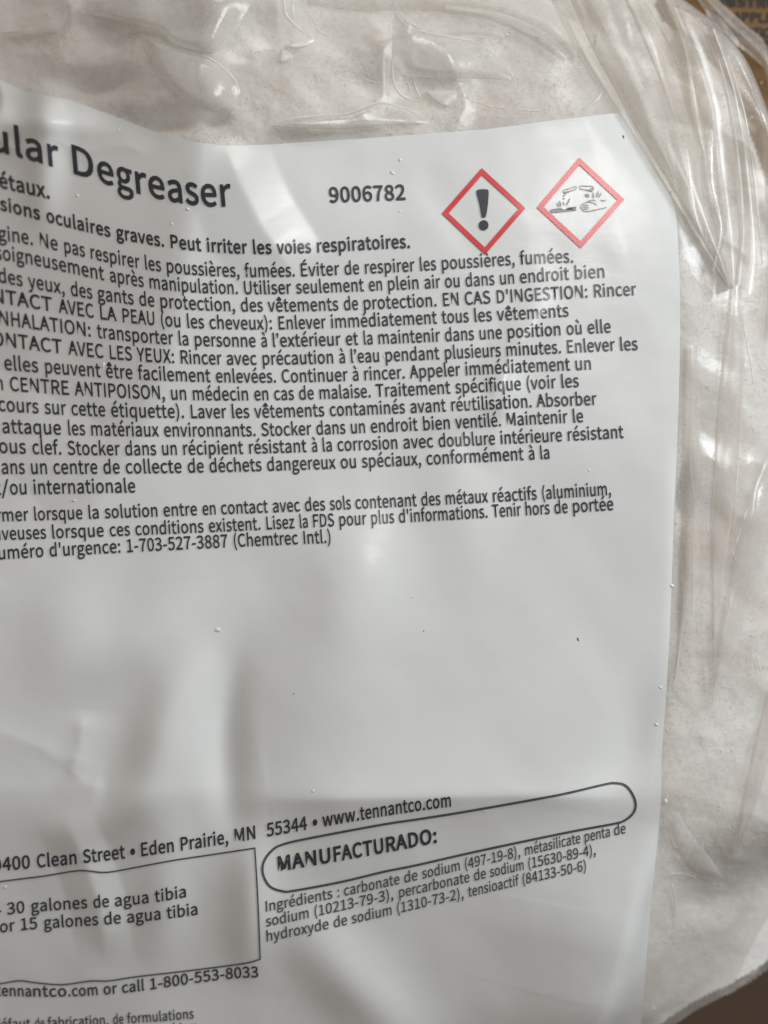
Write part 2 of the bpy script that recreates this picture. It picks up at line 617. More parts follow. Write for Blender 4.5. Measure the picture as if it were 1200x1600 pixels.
granules = mesh_obj('granules', gV, gF, M_GRAIN, powder, True)
granules['kind'] = 'stuff'

# ------------------------------------------------------------------ the bag: film, label, folds
bag = bpy.data.objects.new('plastic_bag', None)
col.objects.link(bag)
tag(bag, 'clear plastic bag of white powder with white printed degreaser label', 'bag')
STEP = 3.0
uu, vv = np.meshgrid(np.arange(-320, 1356, STEP), np.arange(-250, 1884, STEP))
hf = H(uu, vv)
ok = inside(uu, vv, OUTLINE)
cell = ok[:-1, :-1] & ok[1:, :-1] & ok[1:, 1:] & ok[:-1, 1:]
film = grid_mesh('film', W(uu, vv, hf), cell, M_FILM, bag)

TOPX = [-160, 0, 40, 110, 180, 240, 300, 350, 420, 480, 560, 640, 760, 850, 975, 1100]
TOPY = [70, 125, 143, 156, 182, 205, 221, 228, 226, 222, 217, 211, 202, 190, 175, 160]
RGTY = [160, 175, 240, 295, 325, 350, 430, 500, 570, 640, 720, 800, 900, 1000, 1100, 1180, 1250, 1320, 1400, 1470, 1540, 1600, 1720]
RGTX = [966, 975, 1010, 1040, 1055, 1058, 1062, 1063, 1062, 1060, 1057, 1053, 1050, 1046, 1040, 1034, 1033, 1027, 1018, 1012, 1007, 1002, 992]
fx = np.linspace(0, 1, 400)[None, :].repeat(540, 0)
gy = np.linspace(0, 1, 540)[:, None].repeat(400, 1)
px = -140 + fx * 1180
py = 200 + gy * 1500
for k in range(8):
    px = -140 + fx * (np.interp(py, RGTY, RGTX) + 140)
    t = np.interp(px, TOPX, TOPY)
    py = t + gy * (1720 - t)
LIFT_LABEL = 2.0
lu, lv, lh = at(px, py, LIFT_LABEL)
label = grid_mesh('label', W(lu, lv, lh), None, M_LABEL, bag)
label['label'] = 'white glossy label printed with dark text and two red diamonds'

# letter outlines of a plain humanist sans face: advance | contour | contour ...
GLYPHS = {
    '!': '452|182,310 270,310 287,903 290,1049 161,1049 164,903|225,-18 261,-11 291,9 311,39 318,78 311,118 291,149 261,169 225,176 190,169 160,149 140,118 133,78 140,39 160,9 190,-11',
    "'": '389|154,676 234,676 258,937 261,1080 126,1080 129,937',
    '(': '473|335,-275 413,-239 335,-84 279,83 246,258 235,436 246,613 279,786 335,953 413,1109 335,1146 248,985 184,815 143,633 129,436 143,238 184,55 248,-115',
    ')': '473|139,-275 226,-115 290,55 331,238 345,436 331,633 290,815 226,985 139,1146 59,1109 138,953 194,786 228,613 239,436 228,258 194,83 138,-84 59,-239',
    ',': '389|105,-266 190,-217 255,-150 296,-68 310,27 303,90 281,136 247,166 202,176 165,170 134,152 113,125 105,87 113,49 133,21 163,3 199,-3 214,-1 204,-61 176,-113 132,-157 74,-190',
    '-': '486|64,343 423,343 423,441 64,441',
    '.': '389|195,-18 230,-11 260,9 280,39 287,78 280,118 260,149 230,169 195,176 159,169 129,149 109,118 102,78 109,39 129,9 159,-11',
    '/': '549|15,-251 109,-251 528,1112 436,1112',
    '0': '777|389,-18 521,15 622,115 686,282 709,517 686,750 622,914 521,1013 389,1045 256,1013 156,914 92,750 70,517 92,282 156,115 256,15|389,85 309,110 248,188 207,323 193,517 207,710 248,843 309,919 389,944 469,919 531,843 571,710 585,517 571,323 531,188 469,110',
    '1': '777|123,0 686,0 686,106 480,106 480,1027 382,1027 322,997 253,973 169,954 169,873 353,873 353,106 123,106',
    '2': '777|62,0 707,0 707,111 423,111 255,101 420,269 547,431 629,589 658,744 637,868 577,963 483,1024 359,1045 268,1034 190,1004 120,957 56,895 130,822 176,870 227,907 282,932 343,941 427,926 486,884 520,820 532,738 504,600 418,446 271,273 62,76',
    '3': '777|368,-18 497,2 602,60 673,152 699,275 682,371 636,447 567,502 482,535 482,542 556,579 614,633 651,703 664,789 642,897 579,978 484,1028 364,1045 280,1036 206,1010 139,972 78,923 147,842 194,882 244,914 300,934 360,941 433,929 488,897 522,846 534,779 519,702 471,639 383,598 249,583 249,485 399,470 498,428 552,364 569,279 554,199 511,139 445,101 360,88 280,98 212,124 155,161 106,206 41,123 98,70 170,25 259,-6',
    '4': '777|476,0 597,0 597,283 734,283 734,385 597,385 597,1027 455,1027 28,367 28,283 476,283|476,385 161,385 395,735 478,887 483,887 476,700',
    '5': '777|367,-18 492,5 600,74 675,184 703,333 678,480 612,582 514,642 394,661 337,656 286,642 239,620 266,917 653,917 653,1027 154,1027 120,548 189,504 244,537 298,557 360,564 448,548 515,503 558,429 573,331 556,230 509,153 440,105 354,88 273,98 205,123 149,159 102,202 38,118 96,68 168,24 258,-6',
    '6': '777|422,-18 535,6 629,74 693,179 717,315 697,456 639,557 549,617 431,637 370,629 309,604 251,566 199,514 222,715 280,846 363,918 464,940 524,930 580,903 626,861 699,940 652,982 596,1015 532,1037 458,1045 315,1015 193,918 109,746 78,490 104,268 176,109 285,14|202,412 254,472 308,513 360,535 410,542 492,526 549,481 584,409 595,315 582,220 545,146 490,100 422,83 335,104 269,168 224,271',
    '7': '777|277,0 410,0 430,275 477,510 565,728 711,950 711,1027 69,1027 69,917 567,917 440,710 354,499 302,268',
    '8': '777|392,-18 523,2 624,58 690,142 713,246 699,341 660,415 605,473 541,517 541,524 587,567 631,625 663,694 676,772 657,881 601,966 513,1022 395,1042 283,1023 194,970 135,888 113,782 124,707 155,642 199,589 252,545 252,539 183,493 123,430 80,350 64,255 89,146 157,59 261,2|462,557 374,595 300,642 249,702 230,782 242,850 276,902 328,935 394,947 467,933 521,894 555,836 567,765 560,709 540,656 508,605|394,77 308,91 240,131 194,190 178,266 188,336 218,399 262,454 319,499 423,455 510,405 569,340 591,251 577,180 537,125 475,90',
    '9': '777|329,-18 468,13 588,114 671,292 702,557 676,771 603,924 493,1015 356,1045 243,1021 149,953 85,848 62,711 82,572 139,471 229,410 345,389 409,398 471,423 530,462 581,514 555,313 499,182 419,110 325,88 260,98 201,125 151,167 81,87 128,45 185,12 251,-10|580,622 527,559 473,517 418,493 366,485 286,501 228,547 194,618 182,711 195,807 232,881 288,928 357,945 445,924 512,863 558,761',
    ':': '389|195,546 230,553 260,573 280,604 287,644 280,684 260,715 230,735 195,742 159,735 129,715 109,684 102,644 109,604 129,573 159,553|195,-18 230,-11 260,9 280,39 287,78 280,118 260,149 230,169 195,176 159,169 129,149 109,118 102,78 109,39 129,9 159,-11',
    ';': '389|195,546 230,553 260,573 280,604 287,644 280,684 260,715 230,735 195,742 159,735 129,715 109,684 102,644 109,604 129,573 159,553|105,-266 190,-217 255,-150 296,-68 310,27 303,90 281,136 247,166 202,176 165,170 134,152 113,125 105,87 113,49 133,21 163,3 199,-3 214,-1 204,-61 176,-113 132,-157 74,-190',
    'A': '852|6,0 136,0 235,314 611,314 709,0 846,0 497,1027 353,1027|268,416 318,574 420,922 426,922 529,574 578,416',
    'B': '920|141,0 468,0 625,19 748,75 828,169 857,301 842,395 798,467 732,517 648,546 648,553 712,587 759,638 788,702 798,776 772,892 700,969 588,1013 445,1027 141,1027|270,591 270,924 429,924 535,915 610,887 656,836 671,759 657,688 613,636 536,602 423,591|270,104 270,490 450,490 570,479 658,446 712,388 730,305 711,215 656,153 568,116 450,104',
    'C': '894|528,-18 622,-8 705,20 778,66 843,129 772,211 721,162 665,126 603,103 534,95 401,125 300,209 236,342 214,517 237,690 304,820 406,902 538,931 600,924 655,904 704,874 748,835 818,919 767,967 702,1007 624,1035 536,1045 355,1009 211,904 116,736 81,513 115,289 208,122 350,18',
    'D': '964|141,0 403,0 608,35 758,137 850,299 881,517 850,735 758,895 606,993 398,1027 141,1027|270,106 270,922 387,922 546,895 658,817 726,690 748,517 726,344 658,214 546,134 387,106',
    'E': '825|141,0 748,0 748,111 270,111 270,485 660,485 660,595 270,595 270,917 732,917 732,1027 141,1027',
    'F': '773|141,0 270,0 270,461 662,461 662,570 270,570 270,917 732,917 732,1027 141,1027',
    'G': '965|545,-18 643,-9 730,16 803,53 861,101 861,532 524,532 524,424 742,424 742,155 692,123 629,102 557,95 411,125 303,209 237,342 214,517 238,690 307,820 415,902 556,931 626,923 685,903 735,872 777,835 847,919 797,964 731,1005 650,1034 552,1045 364,1009 214,904 116,736 81,513 116,289 212,122 359,18',
    'H': '1020|141,0 270,0 270,485 749,485 749,0 880,0 880,1027 749,1027 749,597 270,597 270,1027 141,1027',
    'I': '410|141,0 270,0 270,1027 141,1027',
    'L': '761|141,0 720,0 720,111 270,111 270,1027 141,1027',
    'M': '1137|141,0 258,0 258,569 255,667 249,773 241,871 246,871 329,637 524,104 611,104 804,637 887,871 892,871 884,773 878,667 875,569 875,0 996,0 996,1027 840,1027 644,478 573,263 567,263 493,478 297,1027 141,1027',
    'N': '1013|141,0 263,0 263,539 260,647 255,755 248,860 254,860 364,648 738,0 871,0 871,1027 748,1027 748,493 751,384 758,274 766,168 759,168 648,380 273,1027 141,1027',
    'O': '1039|520,-18 697,19 835,126 926,295 958,517 926,738 835,904 697,1009 520,1045 343,1009 204,904 113,738 81,517 113,295 204,126 343,19|520,95 394,125 298,210 236,343 214,517 236,690 298,820 394,902 520,931 645,902 742,820 803,690 825,517 803,343 742,210 645,125',
    'P': '887|141,0 270,0 270,409 440,409 594,428 713,486 791,584 818,725 790,867 712,960 591,1011 434,1027 141,1027|270,514 270,922 417,922 536,912 621,880 672,819 689,725 673,630 624,564 541,526 423,514',
    'R': '889|270,539 270,922 443,922 550,912 628,881 676,825 692,739 676,651 628,589 550,551 443,539|704,0 850,0 590,450 684,486 757,546 804,631 821,739 794,874 720,963 606,1012 462,1027 141,1027 141,0 270,0 270,436 455,436',
    'S': '835|426,-18 571,5 681,67 751,159 775,273 759,373 714,448 646,505 563,548 417,611 357,638 302,672 262,718 246,783 260,845 298,891 359,921 438,931 506,924 567,906 622,876 672,836 739,919 679,970 608,1010 527,1036 438,1045 309,1025 207,968 139,882 115,773 134,674 184,600 251,547 324,510 471,445 539,413 594,377 630,329 643,262 628,194 586,141 518,107 427,95 348,104 273,130 204,171 144,223 67,133 140,71 225,23 321,-7',
    'T': '839|354,0 485,0 485,917 796,917 796,1027 43,1027 43,917 354,917',
    'U': '1010|506,-18 651,5 768,79 846,215 874,423 874,1027 749,1027 749,420 730,265 678,165 601,111 506,95 412,111 335,165 285,265 266,420 266,1027 137,1027 137,423 165,215 243,79 360,5',
    'V': '805|329,0 479,0 805,1027 674,1027 508,471 409,132 403,132 304,471 137,1027 1,1027',
    'X': '803|24,0 161,0 308,277 391,444 396,444 485,277 637,0 780,0 479,524 759,1027 623,1027 486,765 413,613 408,613 326,765 186,1027 43,1027 324,531',
    'Y': '744|307,0 436,0 436,398 745,1027 611,1027 479,737 375,511 370,511 269,737 136,1027 -1,1027 307,398',
    'a': '789|304,-18 373,-9 438,14 499,49 556,91 560,91 571,0 676,0 676,468 661,596 614,695 533,758 413,780 324,771 243,747 173,715 115,681 164,592 230,631 307,662 392,674 469,658 517,615 542,553 549,482 340,445 194,388 110,306 83,197 100,106 146,38 215,-4|340,85 287,92 245,113 216,150 206,206 224,273 282,327 387,368 549,396 549,185 495,142 444,110 393,91',
    'b': '866|464,-18 589,10 694,90 767,218 794,392 774,552 716,674 622,752 492,780 428,772 366,749 307,715 252,674 258,810 258,1115 129,1115 129,0 231,0 242,78 248,78 318,26 392,-6|443,90 387,97 324,122 258,168 258,569 328,625 395,660 459,672 552,652 615,595 650,506 661,391 645,265 599,170 530,111',
    'c': '714|429,-18 496,-11 560,7 620,37 675,77 619,164 567,126 507,98 440,88 344,109 270,168 221,260 204,380 222,499 272,592 348,651 444,672 500,664 550,641 595,606 660,690 617,724 566,753 507,773 438,780 298,753 182,675 102,549 73,380 100,211 175,86 288,9',
    'd': '868|388,-18 454,-9 516,14 571,48 619,90 623,90 634,0 739,0 739,1115 611,1115 611,822 618,692 568,729 519,756 465,774 403,780 279,752 174,672 101,546 74,380 96,211 159,86 258,8|416,90 327,110 261,166 220,258 206,381 223,500 270,592 340,651 426,672 488,664 549,639 611,592 611,193 564,147 516,115 467,96',
    'e': '776|437,-18 510,-12 575,4 634,28 686,59 641,144 583,112 520,91 451,84 352,103 274,156 222,240 199,350 711,350 717,423 697,570 638,683 543,755 413,780 286,752 178,673 102,547 73,380 101,212 179,87 294,9|197,441 223,542 272,616 338,662 416,678 496,663 555,617 592,543 605,441',
    'f': '455|46,657 150,657 150,0 277,0 277,657 438,657 438,761 277,761 277,881 284,946 304,993 337,1021 385,1031 413,1029 442,1022 471,1010 499,1109 461,1121 418,1130 371,1133 273,1115 204,1065 163,986 150,882 150,761 46,754',
    'g': '790|385,-350 544,-329 666,-271 743,-188 770,-87 753,-6 704,51 621,83 506,94 356,94 292,100 251,117 229,143 223,176 229,213 247,243 272,268 307,253 346,244 384,241 494,259 582,312 641,396 662,506 654,568 633,620 601,662 756,662 756,761 492,761 462,771 425,778 384,780 275,761 184,707 122,621 99,508 107,443 130,386 162,340 199,304 199,298 169,273 142,241 122,202 115,157 124,103 148,62 183,32 183,25 136,-11 100,-52 79,-98 71,-147 94,-234 159,-297 258,-337|384,328 322,341 271,377 236,433 223,508 236,583 270,639 322,674 384,686 448,674 499,639 533,583 546,508 533,433 498,377 446,341|403,-262 310,-253 241,-226 198,-184 183,-129 191,-85 216,-41 261,0 295,-6 328,-10 359,-11 490,-11 557,-16 605,-32 634,-62 644,-108 627,-165 579,-214 503,-249',
    'h': '850|129,0 258,0 258,552 311,603 360,639 410,661 465,668 530,656 575,620 601,557 609,465 609,0 737,0 737,482 723,610 680,703 608,761 504,780 431,770 366,743 306,702 252,653 258,810 258,1115 129,1115',
    'i': '385|129,0 258,0 258,761 129,761|193,917 228,923 255,940 273,968 279,1003 273,1036 255,1062 228,1079 193,1085 159,1079 132,1062 115,1036 109,1003 115,968 132,940 159,923',
    'j': '385|49,-339 145,-321 210,-271 247,-192 258,-87 258,761 130,761 130,-87 126,-149 112,-196 83,-226 36,-237 10,-235 -15,-230 -36,-223 -62,-319 -31,-330 6,-336|193,917 227,923 254,940 272,968 279,1003 272,1036 254,1062 227,1079 193,1085 159,1079 132,1062 114,1036 108,1003 114,968 132,940 159,923',
    'k': '773|129,0 255,0 255,200 398,367 620,0 759,0 472,454 725,761 583,761 261,360 255,360 255,1115 129,1115',
    'l': '398|263,-18 294,-16 318,-13 338,-7 319,91 293,88 275,94 263,111 258,143 258,1115 129,1115 129,151 137,79 160,26 202,-7',
    'm': '1297|129,0 258,0 258,552 308,603 357,639 404,661 448,668 511,656 555,620 581,557 590,465 590,0 717,0 717,552 769,603 818,639 864,661 909,668 972,656 1016,620 1042,557 1050,465 1050,0 1178,0 1178,482 1164,610 1122,703 1050,761 948,780 880,769 817,739 756,693 696,634 667,695 624,741 564,770 486,780 420,770 359,742 302,701 249,650 246,650 234,761 129,761',
    'n': '854|129,0 258,0 258,552 311,603 360,639 410,661 465,668 530,656 575,620 601,557 609,465 609,0 737,0 737,482 723,610 680,703 608,761 504,780 431,770 365,742 305,701 249,650 246,650 234,761 129,761',
    'o': '849|424,-18 558,9 670,86 747,211 776,380 747,549 670,675 558,753 424,780 291,753 179,675 102,549 73,380 102,211 179,86 291,9|424,88 334,109 265,168 220,260 204,380 220,499 265,592 334,651 424,672 514,651 584,592 630,499 646,380 630,260 584,168 514,109',
    'p': '868|129,-321 258,-321 258,-63 254,70 323,22 394,-8 464,-18 589,10 694,90 767,218 794,392 774,552 716,674 622,752 492,780 426,771 363,748 304,713 249,672 246,672 234,761 129,761|443,90 387,97 324,122 258,168 258,569 329,625 395,660 459,672 552,652 615,595 650,506 661,391 645,265 599,170 530,111',
    'q': '868|611,-321 739,-321 739,761 637,761 625,689 622,689 572,728 521,757 466,774 403,780 279,752 174,672 101,546 74,380 96,211 159,86 258,8 388,-18 452,-10 513,12 568,46 618,88 611,-50|416,90 327,110 261,166 220,258 206,381 223,500 270,592 340,651 426,672 488,664 549,639 611,592 611,193 564,147 516,115 467,96',
    'r': '543|129,0 258,0 258,489 300,571 348,625 399,656 448,665 476,664 499,660 522,653 546,763 522,773 496,778 465,780 403,769 346,737 294,687 249,622 246,622 234,761 129,761',
    's': '655|328,-18 447,0 533,48 586,120 604,207 583,298 530,362 456,405 373,438 311,463 259,490 223,524 209,570 218,613 244,648 287,672 350,681 413,672 470,648 522,613 584,693 536,727 480,754 417,773 349,780 238,763 155,717 104,649 87,564 107,480 158,420 229,377 308,345 371,320 426,290 467,251 482,200 473,154 445,116 398,90 332,81 268,88 210,106 157,135 106,172 45,87 104,45 173,12 248,-10',
    't': '528|367,-18 415,-14 463,-3 508,10 483,106 456,96 425,88 396,85 341,95 304,124 285,169 279,231 279,657 486,657 486,761 279,761 279,975 172,975 158,761 38,754 38,657 151,657 151,235 162,131 199,52 265,0',
    'u': '850|352,-18 425,-8 489,19 547,63 602,119 606,119 616,0 723,0 723,761 595,761 595,221 543,163 494,123 444,100 389,92 324,104 280,140 254,203 246,294 246,761 118,761 118,279 132,150 174,57 247,1',
    'v': '730|293,0 443,0 711,761 585,761 441,328 371,104 364,104 294,328 151,761 18,761',
    'w': '1123|249,0 398,0 506,408 557,629 564,629 616,410 725,0 881,0 1087,761 964,761 853,321 807,109 800,109 746,321 627,761 503,761 384,321 333,109 326,109 282,321 168,761 38,761',
    'x': '697|21,0 155,0 258,178 335,314 342,314 424,178 536,0 676,0 426,384 657,761 524,761 430,594 363,466 356,466 282,594 179,761 41,761 272,396',
    'y': '730|141,-328 242,-308 321,-252 380,-168 426,-64 711,761 587,761 450,339 388,123 381,123 305,339 151,761 18,761 324,-1 307,-59 279,-124 241,-176 194,-211 136,-223 115,-221 94,-216 77,-210 52,-312 78,-321 108,-326',
    'z': '665|49,0 625,0 625,104 210,104 612,692 612,761 92,761 92,657 450,657 49,69',
    'É': '825|141,0 748,0 748,111 270,111 270,485 660,485 660,595 270,595 270,917 732,917 732,1027 141,1027|427,1091 664,1270 591,1359 370,1155',
    'à': '789|304,-18 373,-9 438,14 499,49 556,91 560,91 571,0 676,0 676,468 661,596 614,695 533,758 413,780 324,771 243,747 173,715 115,681 164,592 230,631 307,662 392,674 469,658 517,615 542,553 549,482 340,445 194,388 110,306 83,197 100,106 146,38 215,-4|340,85 287,92 245,113 216,150 206,206 224,273 282,327 387,368 549,396 549,185 495,142 444,110 393,91|441,896 507,961 284,1221 196,1137',
    'è': '776|437,-18 510,-12 575,4 634,28 686,59 641,144 583,112 520,91 451,84 352,103 274,156 222,240 199,350 711,350 717,423 697,570 638,683 543,755 413,780 286,752 178,673 102,547 73,380 101,212 179,87 294,9|197,441 223,542 272,616 338,662 416,678 496,663 555,617 592,543 605,441|434,896 501,961 280,1221 189,1137',
    'é': '776|437,-18 510,-12 575,4 634,28 686,59 641,144 583,112 520,91 451,84 352,103 274,156 222,240 199,350 711,350 717,423 697,570 638,683 543,755 413,780 286,752 178,673 102,547 73,380 101,212 179,87 294,9|197,441 223,542 272,616 338,662 416,678 496,663 555,617 592,543 605,441|391,896 634,1137 546,1221 325,961',
    'ê': '776|437,-18 510,-12 575,4 634,28 686,59 641,144 583,112 520,91 451,84 352,103 274,156 222,240 199,350 711,350 717,423 697,570 638,683 543,755 413,780 286,752 178,673 102,547 73,380 101,212 179,87 294,9|197,441 223,542 272,616 338,662 416,678 496,663 555,617 592,543 605,441|171,940 225,889 409,1066 416,1066 599,889 655,940 476,1158 349,1158',
    'î': '385|129,0 258,0 258,761 129,761|-49,940 6,889 190,1066 196,1066 381,889 436,940 258,1158 129,1158',
    'ù': '850|352,-18 425,-8 489,19 547,63 602,119 606,119 616,0 723,0 723,761 595,761 595,221 543,163 494,123 444,100 389,92 324,104 280,140 254,203 246,294 246,761 118,761 118,279 132,150 174,57 247,1|447,896 511,961 290,1221 202,1137',
    'û': '850|352,-18 425,-8 489,19 547,63 602,119 606,119 616,0 723,0 723,761 595,761 595,221 543,163 494,123 444,100 389,92 324,104 280,140 254,203 246,294 246,761 118,761 118,279 132,150 174,57 247,1|182,940 237,889 422,1066 427,1066 611,889 667,940 487,1158 360,1158',
    '’': '1401|67,839 97,786 162,827 218,886 257,960 272,1048 263,1101 239,1143 204,1171 161,1181 120,1173 90,1152 72,1123 66,1090 72,1054 90,1026 118,1007 154,1000 169,1002 181,1006 192,1011 183,964 158,916 119,873',
    '•': '1401|700,681 642,669 595,638 564,590 552,532 564,474 595,427 642,396 700,384 758,396 806,427 837,474 849,532 837,590 806,638 758,669',
}

LIFT_INK = LIFT_LABEL + 1.5
_gl = {}


def glyph(ch, bold):
    """outline polygons -> (verts, tris, advance, ink left, ink right); bold pushes the outline outwards"""
    key = (ch, bold)
    if key in _gl:
        return _gl[key]
    parts = GLYPHS[ch].split('|')
    adv = float(parts[0])
    if ch == '’':
        adv = 330.0
    if ch == '•':
        adv = 620.0
    polys = []
    for p in parts[1:]:
        if not p:
            continue
        P = np.array([[float(a) for a in q.split(',')] for q in p.split()])
        e0 = P - np.roll(P, 1, 0)
        e1 = np.roll(P, -1, 0) - P
        n0 = np.stack([e0[:, 1], -e0[:, 0]], 1) / np.maximum(np.linalg.norm(e0, axis=1), 1e-6)[:, None]
        n1 = np.stack([e1[:, 1], -e1[:, 0]], 1) / np.maximum(np.linalg.norm(e1, axis=1), 1e-6)[:, None]
        n = n0 + n1
        n = n / np.maximum((n * n).sum(1), 0.6)[:, None] * 2
        if ch == '’':
            P = P - P.min(0) + np.array([70, 690])
        if ch == '•':
            P = (P - P.mean(0)) * 1.55 + np.array([310, 430])
        polys.append((P, n))
    # outer contours run counter-clockwise when the largest one has positive area
    if polys:
        def ar(P):
            x, y = P[:, 0], P[:, 1]
            return 0.5 * np.sum(x * np.roll(y, -1) - y * np.roll(x, -1))
        big = max(polys, key=lambda q: abs(ar(q[0])))
        sg = 1.0 if ar(big[0]) > 0 else -1.0
        polys = [P + n * bold * sg for P, n in polys]
    if polys:
        # every outer contour is filled together with the holes that lie in it
        tris, off, n = [], [], 0
        for P in polys:
            off.append(n)
            n += len(P)
        outer = [i for i, P in enumerate(polys) if ar(P) * sg > 0]
        for i in outer:
            mem = [i] + [k for k, P in enumerate(polys) if k not in outer
                         and inside(np.array([P[0, 0]]), np.array([P[0, 1]]), [tuple(z) for z in polys[i]])[0]]
            ids = np.concatenate([np.arange(len(polys[k])) + off[k] for k in mem])
            tris += [[int(ids[z]) for z in t] for t in tessellate_polygon([[Vector((z[0], z[1], 0)) for z in polys[k]] for k in mem])]
        V = np.concatenate(polys)
        r = (V, tris, adv, V[:, 0].min(), V[:, 0].max())
    else:
        r = (np.zeros((0, 2)), [], adv, 0.0, adv)
    _gl[key] = r
    return r


def layout(text, pts, cap, bold, up_deg=4.0, deg=4, track=0.0):
    """text with '|' before every measured place; pts: measured photo pixels, last one = right end of the ink"""
    chars, marks = [], []
    for ch in text:
        if ch == '|':
            marks.append(len(chars))
        else:
            chars.append(ch)
    pen, t = [], 0.0
    for ch in chars:
        pen.append(t)
        t += (430.0 if ch == ' ' else glyph(ch, bold)[2]) + track + bold * 1.1
    ax = [pen[k] + (glyph(chars[k], bold)[3] if chars[k] != ' ' else 0) for k in marks]
    ax.append(pen[-1] + glyph(chars[-1], bold)[4])
    X = np.array([p[0] for p in pts], float)
    Y = np.array([p[1] for p in pts], float)
    ax = np.array(ax)
    c = np.polyfit((X - 500) / 500, Y, min(deg, len(X) - 1))
    V, F, n = [], [], 0
    for ch, p in zip(chars, pen):
        if ch == ' ':
            continue
        g, tris, adv, l, r = glyph(ch, bold)
        a = g[:, 0] + p
        bx = np.interp(a, ax, X)
        lo = (X[1] - X[0]) / (ax[1] - ax[0])
        hi = (X[-1] - X[-2]) / (ax[-1] - ax[-2])
        bx = np.where(a < ax[0], X[0] + (a - ax[0]) * lo, bx)
        bx = np.where(a > ax[-1], X[-1] + (a - ax[-1]) * hi, bx)
        by = np.polyval(c, (bx - 500) / 500)
        k = cap(bx) / 1027.0 if callable(cap) else cap / 1027.0
        qx = bx - g[:, 1] * k * math.sin(math.radians(up_deg))
        qy = by - g[:, 1] * k * math.cos(math.radians(up_deg))
        V.append(np.stack([qx, qy], 1))
        F += [[i + n for i in t] for t in tris]
        n += len(g)
    return np.concatenate(V), F


def print_on_label(name, P, F, mat, parent, lift=None):
    u, v, h = at(P[:, 0], P[:, 1], LIFT_INK if lift is None else lift)
    w = W(u, v, h)
    out = []
    for f in F:
        a, b, c = (w[i] for i in f)
        z = (b[0] - a[0]) * (c[1] - a[1]) - (b[1] - a[1]) * (c[0] - a[0])
        out.append(f if z > 0 else f[::-1])
    return mesh_obj(name, w, out, mat, parent, True)


def body_cap(x):
    return np.interp(x, [0, 150, 400, 1000], [21.8, 21.2, 20.0, 19.5])


